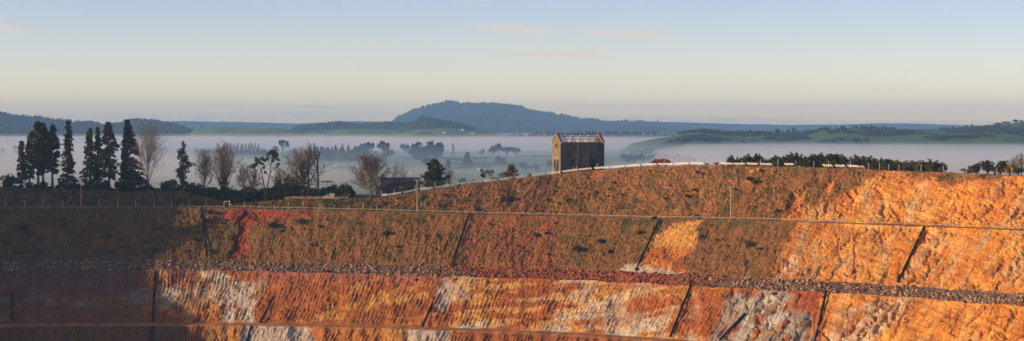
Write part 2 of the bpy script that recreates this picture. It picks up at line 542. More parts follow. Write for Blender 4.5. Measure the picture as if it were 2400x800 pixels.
for poly, c in (([(515, 492), (640, 490), (660, 508), (600, 520), (585, 545), (570, 600), (545, 610), (556, 560), (560, 525), (520, 512)], 'redclay'),
                ([(600, 498), (745, 496), (740, 507), (640, 512), (600, 512)], 'redclay'), ([(540, 494), (600, 494), (590, 515), (545, 510)], np.array([0.22, 0.05, 0.025])),
                ([(800, 590), (840, 585), (830, 612), (795, 612)], 'redbrown')):
    mix((in_poly(wu, wv, poly) & md) * 1.0, c, 0.95)
q = in_poly(wu, wv, [(1520, 560), (1548, 545), (1590, 526), (1642, 518), (1630, 560), (1600, 648), (1490, 648)]) & md
mix(q * 1.0, 'rust'); mix(q * sstep(600, 560, V + 25 * n_mid), 'ochre', 0.9); mix(q * fsel(n_mid, 0, 0.3), 'orange', 0.6)
mix((in_poly(wu, wv, [(1440, 640), (1465, 622), (1500, 620), (1590, 634), (1580, 646), (1440, 648)]) & md) * 1.0, 'white', 0.7)
rb = in_poly(wu, wv, [(1875, 515), (1835, 560), (1815, 660), (2600, 760), (5200, 900), (5200, 500)]) & (md | isb['road'])
mix(rb * 1.0, 'orange', 0.95); mix(rb * fsel(n_str + 0.4 * n_big, -0.12, 0.25), 'ochre', 0.85)
mix(rb * sstep(1960, 1880, wu + 0.4 * (V - 560)), 'rust', 0.6)
mix(rb * fsel(n_str - 0.5 * n_mid, 0.2, 0.42), 'grey', 0.6); mix(rb * fsel(-n_str + 0.5 * n_mid, 0.2, 0.45), 'rust', 0.7)
mix((in_poly(wu, wv, [(1840, 615), (1862, 600), (1870, 640), (1830, 650)]) & md) * 1.0, 'white', 0.6)
mix((in_poly(wu, wv, [(2205, 585), (2235, 578), (2180, 640), (2150, 665)]) & md) * 1.0, 'redclay', 0.8)
# rubble bench, benches -----------------------------------------------------
mix((isb['rubble'] | isb['lip']) * 1.0, np.array([0.13, 0.08, 0.055])); mix(isb['rubble'] * sstep(1000, 1200, U) * sstep(1750, 1500, U), 'redclay', 0.6)
mix(isb['bench'] * 1.0, 'track'); mix(isb['road'] * (U < 1840), np.array([0.20, 0.14, 0.08])); mix(isb['road'] * (U > 1900), 'rust', 0.9)
# lower batter ---------------------------------------------------------------
bt = isb['batter']
mix(bt * 1.0, 'rust'); mix(bt * fsel(n_mid, 0.0, 0.35), 'brown', 0.55); mix(bt * fsel(strata, 0.1, 0.35), 'ochre', 0.45); mix(bt * fsel(fall - n_mid, 0.25, 0.5), 'orange', 0.5)
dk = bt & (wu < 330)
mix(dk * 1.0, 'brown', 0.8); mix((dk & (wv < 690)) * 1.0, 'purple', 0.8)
mix((in_poly(wu, wv, [(-200, 690), (60, 694), (140, 700), (330, 712), (200, 720), (-200, 706)]) & bt) * fsel(n_mid, -0.3, 0.3), 'grey', 0.4)
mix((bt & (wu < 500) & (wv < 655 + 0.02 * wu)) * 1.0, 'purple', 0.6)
for poly, c, f in (([(285, 700), (330, 680), (380, 668), (470, 660), (500, 690), (470, 720), (400, 725), (330, 715)], 'grey', 0.55),
                   ([(470, 640), (520, 632), (560, 660), (630, 650), (622, 690), (600, 720), (592, 758), (520, 758), (520, 720), (480, 690)], 'white', 0.9),
                   ([(365, 690), (410, 672), (440, 690), (400, 712)], 'white', 0.8)):
    mix((in_poly(wu, wv, poly) & bt) * fsel(n_mid + 0.5 * fall, -0.45, 0.12), c, f)
mix((bt & (wu > 360) & (wu < 520)) * fsel(n_mid + 0.5 * fall, 0.05, 0.3), 'ochre', 0.6)
mix((bt & (wu > 600) & (wu < 760) & (V < 740)) * 1.0, 'rust', 0.6); mix((bt & (wu > 600) & (wu < 1040)) * sstep(668, 640, V - 0.02 * (U - 600)), np.array([0.34, 0.12, 0.075]), 0.75)
mix((in_poly(wu, wv, [(880, 690), (960, 670), (1000, 690), (1010, 700), (870, 720), (800, 750), (720, 752)]) & bt) * fsel(n_mid, -0.4, 0.1), 'ochre', 0.7)
mix((in_poly(wu, wv, [(1040, 648), (1120, 645), (1090, 690), (1040, 730), (1020, 720)]) & bt) * 1.0, 'white', 0.65)
cm = bt & (wu > 1060) & (wu < 1640)
mix(cm * fsel(strata + 0.3 * n_mid, -0.12, 0.12), 'ochre', 0.75); mix(cm * fsel(-strata + 0.4 * n_mid, 0.08, 0.3), 'rust', 0.85)
mix(cm * fsel(strata + 0.25 * n_big, 0.16, 0.36), 'white', 0.75)
mix((cm & (wu > 1300)) * fsel(n_big + 0.5 * strata, -0.1, 0.25), 'white', 0.5)
mix((cm & (wu > 1380) & (wv < 700)) * 1.0, 'ochre', 0.35)
mix((in_poly(wu, wv, [(1610, 680), (1760, 690), (1700, 720), (1690, 790), (1590, 800), (1560, 700)]) & bt) * fsel(n_mid, -0.3, 0.1), 'rust', 0.8)
mix((in_poly(wu, wv, [(1700, 690), (1800, 675), (1860, 690), (1900, 730), (1900, 810), (1650, 810), (1690, 740)]) & bt) * fsel(n_mid, -0.4, 0.0), 'grey', 0.8)
mix((in_poly(wu, wv, [(1740, 700), (1840, 680), (1850, 760), (1720, 800)]) & bt) * fsel(n_mid + fall * 0.5, -0.1, 0.2), 'white', 0.7)
mix((in_poly(wu, wv, [(1850, 680), (1935, 685), (1920, 720), (1870, 725)]) & bt) * 1.0, 'redclay', 0.7)
cr = bt & (wu > 1925)
mix(cr * 1.0, 'orange'); mix(cr * fsel(n_str + 0.3 * n_mid, -0.05, 0.3), 'ochre', 0.8)
mix((in_poly(wu, wv, [(1925, 810), (1960, 740), (2060, 700), (2130, 695), (2080, 760), (2030, 810)]) & bt) * fsel(n_mid, -0.3, 0.1), 'white', 0.55)
mix((cr & (wu < 2130)) * fsel(strata, 0.0, 0.3), 'brown', 0.4)
# lowest batter ---------------------------------------------------------------
lo = isb['lower'] | isb['deep']
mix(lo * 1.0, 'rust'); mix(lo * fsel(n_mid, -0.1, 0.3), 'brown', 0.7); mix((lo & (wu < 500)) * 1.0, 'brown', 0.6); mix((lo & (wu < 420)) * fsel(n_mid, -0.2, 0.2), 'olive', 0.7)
mix((lo & (wu > 480) & (wu < 565)) * 1.0, 'ochre', 0.5); mix((lo & (wu > 565) & (wu < 730)) * 1.0, 'white', 0.8)
mix((lo & (wu > 730) & (wu < 900)) * 1.0, 'orange', 0.7); mix((lo & (wu > 900) & (wu < 960)) * 1.0, 'ochre', 0.6); mix((lo & (wu > 950) & (wu < 1060)) * 1.0, 'white', 0.7)
for mk_ in (ra, rb, cr):
    mix(mk_ * fsel(fbm(S / 10, T / 12, 4, 131), 0.06, 0.34), 'rust', 0.38)
    mix(mk_ * fsel(fbm(S / 6, T / 16, 4, 132), 0.1, 0.3), np.array([0.46, 0.30, 0.15]), 0.5)
bed_c = fbm(S / 22 + 0.3 * n_mid, (T - 0.22 * S) / 1.1, 3, 97)
COLR *= (1 + (0.42 * np.clip(ra * 1.0 + rb + cr, 0, 1) + 0.22 * bt) * bed_c)[..., None]
# grain: fall-line streaks, weathering, damp
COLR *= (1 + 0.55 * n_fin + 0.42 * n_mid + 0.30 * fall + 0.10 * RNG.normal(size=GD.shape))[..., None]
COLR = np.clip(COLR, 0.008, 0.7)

# ---------------------------------------------------------------- relief
rock = np.clip(ra * 1.0 + rb + cr + (bt & (wu > 1700)), 0, 1) * 1.0
spacing = 1.35
ph = S / spacing + 0.8 * fbm(S / 7, T / 6, 3, 71) + 0.22 * perlin(S / 1.6, T / 3.0, 72)
tri = 1 - 2 * np.abs(ph - np.floor(ph) - 0.5)
rib = tri ** 1.2
ribmask = np.clip(0.25 + 1.2 * fbm(S / 16, T / 7, 3, 73) + 0.55, 0, 1) * (1 - 0.75 * rock)
ribmask = ribmask * np.where(isb['upper'], 0.22, np.where(md & (U < 560), 0.35, np.where(md, 0.6, 0.9)))
ribmask = ribmask * np.where(md & (U > 560) & (U < 1850), sstep(500, 560, V - 0.012 * (U - 600) + 30 * n_mid), 1.0)
h = 0.35 * ribmask * (0.85 + 0.5 * np.clip(fbm(S / 2.2, T / 4.0, 2, 74) + 0.5, 0, 1)) * (rib - 0.4)
rough_ = np.clip(0.55 + 1.5 * fbm(S / 11, T / 9, 2, 95), 0.12, 1.25)
h += (1.1 - 0.3 * rock) * fbm(S / 9, T / 7, 4, 81) + 0.50 * (1 - rock * (1 - 0.45 * rough_)) * fbm(S / 2.2, T / 2.6, 3, 82) + (0.20 + 0.26 * isb['upper'] + 0.10 * md - 0.06 * rock) * fbm(S / 0.75, T / 0.75, 2, 83) + 0.03 * RNG.normal(size=GD.shape)
lump = np.abs(fbm(S / 2.6 + 0.3 * n_mid, T / 5.5, 3, 84))
gul = 1 - np.abs(perlin(S / 6.5 + 0.6 * n_mid + T * 0.02, T / 26, 85)) * 3.2
gul = np.clip(gul, 0, 1) ** 2
crack = np.clip(1 - np.abs(perlin(S / 9 + 0.9 * n_mid - T * 0.05, T / 14 + 0.4 * n_mid, 86)) * 9, 0, 1)
diag = np.clip(1 - np.abs(perlin(S / 5.0 - T * 0.16 + 0.5 * n_mid, T / 22, 90)) * 7, 0, 1) * sstep(-0.1, 0.25, perlin(S / 14, T / 10, 91))
rill = np.clip(1 - np.abs(perlin(S / 2.3 + 0.35 * n_mid, T / 18, 96)) * 4.0, 0, 1)
bed = fbm(S / 22 + 0.3 * n_mid, (T - 0.22 * S) / 1.5, 3, 97)
h += 0.62 * rock * (0.18 * rough_ * lump - 2.3 * gul * sstep(-0.2, 0.2, perlin(S / 17, T / 14, 98)) - 1.3 * crack * (perlin(S / 8, T / 8, 87) > 0.05) - 0.9 * diag - 0.16 * rill * rough_ + 0.24 * rough_ * fbm(S / 1.0, T / 3.0, 4, 89) + 0.22 * rough_ * fbm(S / 0.6, T / 1.6, 2, 92) + 0.28 * bed)
# the red slip and its gully on the left
gl = np.exp(-((wu - np.interp(V, [490, 530, 560, 610], [583, 566, 560, 548])) / 6.5) ** 2) * ((V > 490) & (V < 606)) * md
h -= 1.9 * gl
h -= 1.2 * np.exp(-((wu - 597) / 5.0) ** 2) * ((V > 490) & (V < 520)) * md
h -= 1.5 * (in_poly(wu, wv, [(1862, 452), (1893, 436), (1888, 466), (1868, 498), (1828, 512), (1846, 486)]) & isb['upper'])
h -= 0.8 * (in_poly(wu, wv, [(1938, 428), (1960, 418), (1950, 446), (1928, 470), (1918, 468)]) & isb['upper'])
w = RW * np.ones(GD.shape)
flat = (isb['bench'] | isb['road'] | isb['crown'] | isb['plateau'] | isb['rubble'] | isb['lip']) * 0.10
h = h * np.maximum(w, flat)
fade = np.clip(1.2 - np.abs(U - 1200) / 4000, 0.2, 1)
inv = 1 / np.sqrt(1 + M * M)
NXh, NYh = M * inv, -inv                               # horizontal direction out of the wall
sl = np.where(isb['bench'] | isb['road'] | isb['crown'] | isb['plateau'] | isb['drop'], 0.0, 0.68)
cu = np.sqrt(1 - sl * sl)
VX = GX + NXh * sl * h; VY = GD + NYh * sl * h; VZ = GZ + cu * h
lipz = np.zeros(NR)
for zn in ('lower', 'batter', 'mid'):
    idx = np.where(RZ == zi[zn])[0]
    lipz[idx[-8:]] = np.linspace(0.1, 1, 8)
    lipz[idx[-1] + 1] = 1.0
lipn = (0.55 * fbm(S / 3.0, T / 60, 3, 111) + 0.25 * perlin(S / 0.8, T / 60, 112)) * lipz[:, None]
VX = VX + NXh * lipn; VY = VY + NYh * lipn; VZ = VZ - 0.35 * np.abs(lipn)
pit_me = new_mesh('pit_wall', np.stack([VX, VY, VZ], -1).reshape(-1, 3), grid_faces(NR, NC), smooth=True)
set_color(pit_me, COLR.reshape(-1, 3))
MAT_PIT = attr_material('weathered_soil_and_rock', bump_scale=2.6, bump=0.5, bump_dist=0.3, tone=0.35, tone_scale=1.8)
pit = obj('pit_wall', pit_me, MAT_PIT)
tag(pit, 'stepped open pit wall of orange ochre and brown earth with benches', None, kind='structure')
VV = HY - VZ / VY * F
UU = CX + VX / VY * F


def col_i(px):
    return int(np.clip(np.searchsorted(PX, px), 1, NC - 1))


def wall(px, py, lo=0, hi=None):
    """visible surface point under photo pixel (px, py)"""
    hi = hi or NR
    c = col_i(px)
    vs = VV[:, c]
    for r in range(lo + 1, hi):
        if vs[r] <= py <= vs[r - 1]:
            t = (vs[r - 1] - py) / max(1e-6, vs[r - 1] - vs[r])
            return Vector((VX[r - 1, c] * (1 - t) + VX[r, c] * t, VY[r - 1, c] * (1 - t) + VY[r, c] * t, VZ[r - 1, c] * (1 - t) + VZ[r, c] * t))
    r = int(np.argmin(vs[:hi]))
    return Vector((VX[r, c], VY[r, c], VZ[r, c]))


def gz(px, d):
    """ground height on the plateau behind the crest, column px, distance d"""
    c = col_i(px)
    return float(np.interp(d, VY[:, c][RZ >= zi['upper']], VZ[:, c][RZ >= zi['upper']]))


def ground(px, d):
    return Vector(((px - CX) / F * d, d, gz(px, d)))


def crest_d(px):
    return float(PR['d0'][col_i(px)])


# ------------------------------------------------------------------ pit floor and the rim the camera stands on
MAT_FLOOR = noisy('pit_floor_gravel', (0.22, 0.13, 0.07), (0.42, 0.27, 0.15), 0.05, bump=0.3)
xs = np.linspace(-520, 520, 40); ys = np.linspace(120, 760, 30)
gx, gy = np.meshgrid(xs, ys)
gzv = -103.0 + 1.2 * fbm(gx / 60, gy / 60, 3, 201)
tag(obj('pit_floor', new_mesh('pit_floor', np.stack([gx, gy, gzv], -1).reshape(-1, 3), grid_faces(30, 40), True), MAT_FLOOR), 'gravel floor of the open pit far below', None, kind='structure')
xs = np.linspace(-520, 520, 60); ys = np.concatenate([np.linspace(-160, 4, 20), np.linspace(7, 170, 30)])
gx, gy = np.meshgrid(xs, ys)
gzv = np.where(gy < 5.5, -1.7, -1.7 - (gy - 5.5) * 0.72) + np.where(gy < 7.5, 0.06, 0.8) * fbm(gx / 8, gy / 8, 3, 202)
tag(obj('near_rim_ground', new_mesh('near_rim_ground', np.stack([gx, gy, gzv], -1).reshape(-1, 3), grid_faces(50, 60), True),
        noisy('near_rim_grass', (0.05, 0.06, 0.02), (0.16, 0.11, 0.05), 0.6)), 'grassy near rim of the pit at the viewpoint', None, kind='structure')

# ------------------------------------------------------------------ valley floor and hills
PLAIN = -46.0
MAT_LAND = attr_material('pasture_and_bush', bump=0.0, tone=0.15, tone_scale=0.02)


def valley():
    xs = np.concatenate([np.linspace(-14000, -1600, 25), np.linspace(-1500, 1500, 240), np.linspace(1600, 14000, 25)])
    ys = np.concatenate([np.linspace(1200, 5000, 260), np.geomspace(5060, 60000, 40)])
    gx, gy = np.meshgrid(xs, ys)
    z = PLAIN + 1.2 * fbm(gx / 300, gy / 500, 3, 301)
    # paddocks: irregular cells of slightly different grass
    ca = np.floor((gx + 60 * perlin(gx / 500, gy / 700, 302)) / 110); cb = np.floor((gy + 120 * perlin(gx / 400, gy / 600, 303) + 0.3 * gx) / 170)
    r = _hash(ca, cb, 5)[..., None]
    c = np.array([0.085, 0.165, 0.04]) * (1 - r) + np.array([0.22, 0.245, 0.075]) * r
    c = c * (1 + 0.3 * fbm(gx / 30, gy / 60, 3, 304))[..., None]
    me = new_mesh('valley_floor', np.stack([gx, gy, z], -1).reshape(-1, 3), grid_faces(len(ys), len(xs)), True)
    set_color(me, c.reshape(-1, 3))
    tag(obj('valley_floor', me, MAT_LAND), 'flat green farmland of the valley under low fog', None, kind='structure')


valley()
HILLS = {}


def hill(name, label, knots, dr, db, dback, cols, seed, spur=0.25, p=1.15, smooth=10, rough=0.6):
    kx = [k[0] for k in knots]; ky = [k[1] for k in knots]
    px = np.arange(kx[0], kx[-1] + 1, 3.0)
    yt = smooth_interp(px, kx, ky, smooth) + rough * perlin(px / 14, 0.7, seed)
    nr = 46
    t = np.linspace(0, 1, nr)[:, None]
    end = np.clip(np.minimum(px - kx[0], kx[-1] - px) / 60, 0, 1)
    zb = PLAIN - 4; zt = zb + ((HY - yt) / F * dr - zb) * end * end * (3 - 2 * end)
    D = db + (dr - db) * t + 0 * px
    X = (px - CX) / F * D
    Xr = (px - CX) / F * dr
    n = fbm(X / 420 + 5, D / 900, 4, seed) + 0.35 * fbm(X / 120, D / 260, 3, seed + 3)
    z = zb + (zt - zb) * (t ** p) + spur * (zt - zb) * n * np.sin(np.pi * t) ** 0.8
    tb = np.linspace(0.08, 1, 8)[:, None]
    Db = dr + (dback - dr) * tb + 0 * px
    zbk = zt + (zb - zt) * tb ** 1.2
    D = np.concatenate([D, Db]); z = np.concatenate([z, zbk]); X = (px - CX) / F * D
    me = new_mesh(name, np.stack([X, D, z], -1).reshape(-1, 3), grid_faces(nr + 8, len(px)), True)
    c = cols(px[None, :] + 0 * D, HY - z / D * F, X, D, z)
    set_color(me, c.reshape(-1, 3))
    o = tag(obj(name, me, MAT_LAND), label, None, kind='structure')
    HILLS[name] = dict(px=px, X=X, D=D, Z=z, V=HY - z / D * F, nr=nr)
    return o


FOREST = np.array([0.022, 0.034, 0.026]); PASTURE = np.array([0.105, 0.18, 0.045]); RIDGEGRASS = np.array([0.19, 0.215, 0.065])


def c_forest(u, v, X, D, z):
    n = fbm(X / 90, D / 200, 4, 11)[..., None]
    return FOREST * (1 + 0.6 * n) * np.ones(u.shape + (3,))


def c_green(u, v, X, D, z):
    n = fbm(X / 160, D / 260, 4, 12)
    m = sstep(-0.25, 0.25, n)[..., None]
    c = PASTURE * (1 - m) + RIDGEGRASS * m
    k = sstep(0.22, 0.3, fbm(X / 130 + 3, D / 300, 3, 14))[..., None]
    return c * (1 - 0.75 * k) + FOREST * 0.75 * k


def c_mixed(u, v, X, D, z):
    n = fbm(X / 120, D / 200, 4, 15)
    m = sstep(-0.02, 0.1, n + 0.35 * fbm(X / 45, D / 60, 3, 16))[..., None]
    return PASTURE * 0.8 * (1 - m) + FOREST * m


hill('far_range', 'faint blue far mountain range along the horizon', [(-700, 285), (0, 288), (250, 290), (420, 284), (560, 286), (700, 290), (840, 284), (920, 288), (1100, 292), (1380, 284), (1500, 285), (1600, 287), (1720, 291), (1850, 293), (1990, 292), (2060, 289), (2150, 290), (2260, 294), (2500, 296), (3000, 290)],
     14200, 13600, 15200, c_forest, 401, spur=0.1)
hill('forested_mountain', 'broad flat topped forested mountain above the fog', [(800, 312), (880, 300), (915, 295), (935, 280), (975, 264), (1005, 256), (1040, 245), (1070, 250), (1130, 249), (1200, 255), (1250, 266), (1300, 276), (1350, 284), (1385, 286), (1410, 293), (1500, 292), (1560, 299), (1610, 306), (1650, 310), (1720, 313), (1850, 318)],
     12500, 9300, 14500, c_forest, 403, spur=0.34, smooth=4, rough=3.2)
hill('forested_ridge', 'low forested ridge at the left above the fog', [(-900, 270), (-300, 262), (-60, 270), (0, 271), (40, 277), (80, 281), (130, 287), (180, 292), (220, 291), (250, 302), (275, 296), (320, 284), (380, 291), (420, 303), (460, 312), (520, 322)],
     7000, 5600, 9000, c_forest, 405, spur=0.2)
hill('wooded_spur', 'wooded spur running behind the green hills', [(640, 318), (700, 305), (740, 302), (770, 297), (800, 293), (825, 300), (860, 300), (900, 297), (960, 296), (1000, 300), (1040, 310)],
     7200, 6200, 8600, c_forest, 407, spur=0.2)
hill('green_hill', 'long green pasture hill above the fog', [(400, 320), (435, 310), (470, 302), (505, 297), (560, 299), (620, 299), (680, 303), (720, 309), (760, 306), (800, 303), (860, 302), (930, 303), (980, 309), (1050, 322)],
     6600, 5900, 8000, c_green, 409, spur=0.35)
hill('dark_knoll', 'dark wooded knoll in front of the mountain', [(880, 325), (920, 304), (955, 288), (985, 280), (1010, 281), (1050, 290), (1090, 300), (1150, 312), (1220, 325)],
     6500, 5900, 7600, c_mixed, 411, spur=0.2)
hill('farm_hill', 'bright green farm hill below the mountain', [(840, 334), (890, 320), (940, 311), (985, 303), (1010, 303), (1045, 300), (1075, 303), (1120, 308), (1190, 318), (1270, 328), (1330, 334)],
     6100, 5100, 7000, c_green, 413, spur=0.3)
hill('mountain_foot', 'dark wooded foot slope below the mountain', [(1120, 332), (1200, 322), (1300, 318), (1400, 316), (1500, 318), (1600, 322), (1700, 330)],
     5900, 5000, 6800, c_forest, 415, spur=0.2)
hill('right_hills', 'rolling green hills with dark bush at the right', [(1430, 346), (1500, 332), (1560, 322), (1610, 312), (1640, 309), (1690, 314), (1750, 313), (1800, 315), (1850, 314), (1900, 309), (1960, 301), (2030, 299), (2100, 303), (2170, 303), (2220, 303), (2260, 298), (2330, 292), (2390, 287), (2450, 283), (2700, 280), (3300, 275)],
     4300, 3250, 5400, c_mixed, 417, spur=0.45)
# ------------------------------------------------------------------ plant builders
def leaf_quads(cen, size, rng, flat=0.0, droop=None):
    """one small leaf-spray quad per centre"""
    n = len(cen)
    a = rng.normal(size=(n, 3)); a[:, 2] *= (1 - flat)
    a /= np.linalg.norm(a, axis=1)[:, None] + 1e-9
    b = rng.normal(size=(n, 3)); b -= (b * a).sum(1)[:, None] * a
    b /= np.linalg.norm(b, axis=1)[:, None] + 1e-9
    s = np.asarray(size)[:, None] if np.ndim(size) else size
    asp = (0.45 + 0.4 * rng.random(n))[:, None]
    a = a * s; b = b * s * asp
    v = np.stack([cen - a - 0.3 * b, cen + 0.2 * a - b, cen + a + 0.2 * b, cen - 0.15 * a + b], 1).reshape(-1, 3)
    f = np.arange(4 * n).reshape(-1, 4)
    return v, f


def blob_pts(c, r, n, rng, shell=0.55):
    d = rng.normal(size=(n, 3)); d /= np.linalg.norm(d, axis=1)[:, None] + 1e-9
    k = shell + (1 - shell) * rng.random(n) ** 0.6
    return np.asarray(c) + d * k[:, None] * np.asarray(r)


def trunk_mesh(h, r0, r1, lean=(0, 0), seed=0, n=7):
    rng = np.random.default_rng(seed)
    mb = MB(); pts = []; rad = []
    for i in range(9):
        t = i / 8
        pts.append((lean[0] * t + 0.012 * h * math.sin(3 * t + seed), lean[1] * t + 0.01 * h * math.cos(4 * t + seed) * t, h * t - (0.5 if i == 0 else 0)))
        rad.append((r0 + (r1 - r0) * t ** 0.8) * (1.35 if i == 0 else 1))
    return mb.tube(pts, rad, n)


def conifer_parts(h, R, start, seed, shape=lambda t: (1 - t) ** 0.8, dens=1.0, leaf=0.40, skew=0.0, gaps=0.25, whorl=0.55, droop=0.25, lean=(0, 0)):
    """trunk MB, crown (v, f): whorls of drooping boughs carrying leaf sprays"""
    rng = np.random.default_rng(seed)
    tr = trunk_mesh(h * 0.97, 0.020 * h + 0.08, 0.04, lean, seed)
    cen = []; z = start * h
    while z < h * 0.995:
        t = (z - start * h) / (h * (1 - start))
        nb = 3 + int(rng.integers(0, 3))
        r = R * shape(t)
        for _ in range(nb):
            if rng.random() < gaps * (1 - t):
                continue
            an = rng.random() * 2 * math.pi
            L = r * (0.55 + 0.6 * rng.random())
            ca, sa = math.cos(an), math.sin(an)
            if skew:
                L *= 1 + skew * ca
            m = max(2, int(dens * (3 + 5 * L / 2.5)))
            q = 0.2 + 0.8 * rng.random(m) ** 0.7
            up = 0.25 * L * q - droop * L * q * q * 1.6
            wob = rng.normal(size=(m, 3)) * np.array([0.16, 0.16, 0.10]) * (0.5 + L * 0.25)
            p = np.stack([lean[0] * z / h + ca * L * q, lean[1] * z / h + sa * L * q, z + up], 1) + wob
            cen.append(p)
            tr.tube([(lean[0] * z / h, lean[1] * z / h, z), (lean[0] * z / h + ca * L * 0.8, lean[1] * z / h + sa * L * 0.8, z + 0.12 * L - droop * L * 0.8)], [0.05 + 0.012 * L, 0.02], 3, cap=False)
        z += whorl * (0.6 + 0.8 * rng.random())
    cen = np.concatenate(cen)
    reps = np.repeat(cen, 3, axis=0) + rng.normal(size=(3 * len(cen), 3)) * 0.22
    return tr, leaf_quads(reps, leaf * (0.7 + 0.7 * rng.random(len(reps))), rng, flat=0.2)


def bare_parts(h, W, seed, style='round', ivy=0.0, dens=1.0):
    """leafless tree: trunk MB, branches MB (fine twigs included), ivy leaf centres.
    Limbs reach out to a crown envelope of half width W and height h and divide three times."""
    rng = np.random.default_rng(seed)
    trunk = MB(); br = MB(); ivyp = []
    r0 = 0.014 * h + 0.06
    lead = {'round': 0.62, 'vase': 0.5, 'tier': 0.62}[style] * h
    zc = {'round': 0.55, 'vase': 0.62, 'tier': 0.33}[style] * h          # widest level of the crown
    tp = [Vector((0.015 * h * math.sin(2.2 * i + seed), 0.012 * h * math.cos(1.7 * i + seed), lead * i / 6 - (0.4 if i == 0 else 0))) for i in range(7)]
    trunk.tube(tp, [r0 * (1.3 if i == 0 else 1 - 0.72 * i / 6) for i in range(7)], 7, cap=False)

    def at(pts, t):
        k = min(max(t, 0), 0.999) * (len(pts) - 1); i = int(k)
        return pts[i].lerp(pts[i + 1], k - i), (pts[i + 1] - pts[i]).normalized()

    def curve(a, b, sag, n):
        m = a.lerp(b, 0.5) + Vector((0, 0, -sag)) + Vector(rng.normal(size=3)) * (0.05 * (b - a).length)
        return [a.lerp(m, t).lerp(m.lerp(b, t), t) for t in [i / n for i in range(n + 1)]]
    n1 = int((15 if style != 'tier' else 26) * dens)
    for i in range(n1):
        u = (i + 0.5) / n1
        an = i * 2.39996 + rng.normal() * 0.25
        if style == 'tier':
            t0 = 0.16 + 0.8 * u; el = 0.10 + 1.35 * u ** 1.25
        elif style == 'vase':
            t0 = 0.22 + 0.75 * u; el = 0.30 + 1.1 * u
        else:
            t0 = 0.25 + 0.72 * u; el = 0.05 + 1.4 * u
        el = min(1.5, max(0.0, el + rng.normal() * 0.10)); k = 0.86 + 0.2 * rng.random()
        p, _ = at(tp, t0)
        end = Vector((W * k * math.cos(el) * math.cos(an), W * k * math.cos(el) * math.sin(an), zc + (h - zc) * k * math.sin(el)))
        if style == 'tier':
            end.z = max(end.z, p.z + 0.03 * h)
        L1 = (end - p).length
        c1 = curve(p, end, (0.14 if style != 'tier' else 0.05) * L1, 5)
        r1 = max(0.05, r0 * (0.5 - 0.25 * u))
        br.tube(c1, [r1 * (1 - 0.8 * q / 5) for q in range(6)], 4, cap=False)
        if ivy:
            for q in range(int(ivy * L1 * 5)):
                a_, _ = at(c1, rng.random() * 0.4); ivyp.append(a_ + Vector(rng.normal(size=3)) * 0.32)
        for j in range(int(9 * dens)):
            t = 0.22 + 0.78 * (j + rng.random()) / (9 * dens)
            a_, d_ = at(c1, t)
            s_ = d_.cross(Vector(rng.normal(size=3))).normalized()
            if style == 'tier':
                s_ = Vector((s_.x, s_.y, 0.15 * s_.z)).normalized()
            L2 = L1 * (0.34 - 0.16 * t) * (0.7 + 0.6 * rng.random())
            d2 = (d_ * 0.85 + s_ * 0.75 + Vector((0, 0, 0.12))).normalized()
            c2 = curve(a_, a_ + d2 * L2, 0.05 * L2, 3)
            br.tube(c2, [0.055, 0.045, 0.035, 0.02], 3, cap=False)
            for m in range(6):
                a3, d3 = at(c2, 0.2 + 0.8 * (m + rng.random()) / 6)
                s3 = d3.cross(Vector(rng.normal(size=3))).normalized()
                if style == 'tier':
                    s3 = Vector((s3.x, s3.y, 0.25 * s3.z))
                L3 = (0.25 + 0.32 * L2) * (0.6 + 0.7 * rng.random())
                e3 = a3 + (d3 + s3 * 0.8 + Vector((0, 0, 0.15))).normalized() * L3
                br.tube([a3, e3], [0.034, 0.014], 3, cap=False)
                if h > 7:
                    for w_ in range(3):
                        a4 = a3.lerp(e3, 0.3 + 0.7 * rng.random()); s4 = Vector(rng.normal(size=3)).normalized()
                        br.tube([a4, a4 + ((e3 - a3).normalized() + s4 * 0.8).normalized() * L3 * 0.6], [0.022, 0.010], 3, cap=False)
    if ivy:
        for q in range(int(ivy * lead * 26)):
            t = rng.random() ** 1.3; a_, _ = at(tp, t)
            ivyp.append(a_ + Vector(rng.normal(size=3)) * (0.30 + r0 * 1.2 * (1 - 0.5 * t)))
    return trunk, br, ivyp


def cloud_mesh(name, blobs, n, leaf, seed, shell=0.5):
    rng = np.random.default_rng(seed)
    tot = sum(b[1][0] * b[1][1] + b[1][2] * b[1][0] for b in blobs)
    cen = []
    for c, r in blobs:
        k = max(6, int(n * (r[0] * r[1] + r[2] * r[0]) / tot))
        cen.append(blob_pts(c, r, k, rng, shell))
    cen = np.concatenate(cen)
    v, f = leaf_quads(cen, leaf * (0.6 + 0.8 * rng.random(len(cen))), rng)
    return new_mesh(name, v, f)


def mesh_of(name, vf):
    return new_mesh(name, vf[0], vf[1])


M_CONIFER = noisy('conifer_needles', (0.014, 0.022, 0.009), (0.078, 0.072, 0.026), 0.5, per_object=0.25)
M_BARK = noisy('grey_brown_bark', (0.07, 0.045, 0.030), (0.19, 0.13, 0.085), 1.5, bump=0.3, stretch=(1, 1, 0.25))
M_TWIG = noisy('bare_twigs', (0.088, 0.056, 0.036), (0.20, 0.128, 0.080), 0.6)
M_PALETWIG = noisy('pale_bare_twigs', (0.15, 0.115, 0.088), (0.27, 0.205, 0.155), 0.6)
M_IVY = noisy('ivy_leaves', (0.014, 0.020, 0.008), (0.04, 0.045, 0.016), 0.8)
M_SHRUB = noisy('dark_shrub_leaves', (0.014, 0.022, 0.009), (0.055, 0.062, 0.020), 0.7, per_object=0.3)
M_KANUKA = noisy('olive_scrub_leaves', (0.022, 0.026, 0.010), (0.105, 0.080, 0.028), 0.8, per_object=0.35)
M_GREENSHRUB = noisy('mid_green_leaves', (0.04, 0.055, 0.012), (0.12, 0.125, 0.03), 0.8, per_object=0.25)
M_GOLD = noisy('golden_leaves', (0.16, 0.095, 0.015), (0.42, 0.25, 0.04), 0.9)
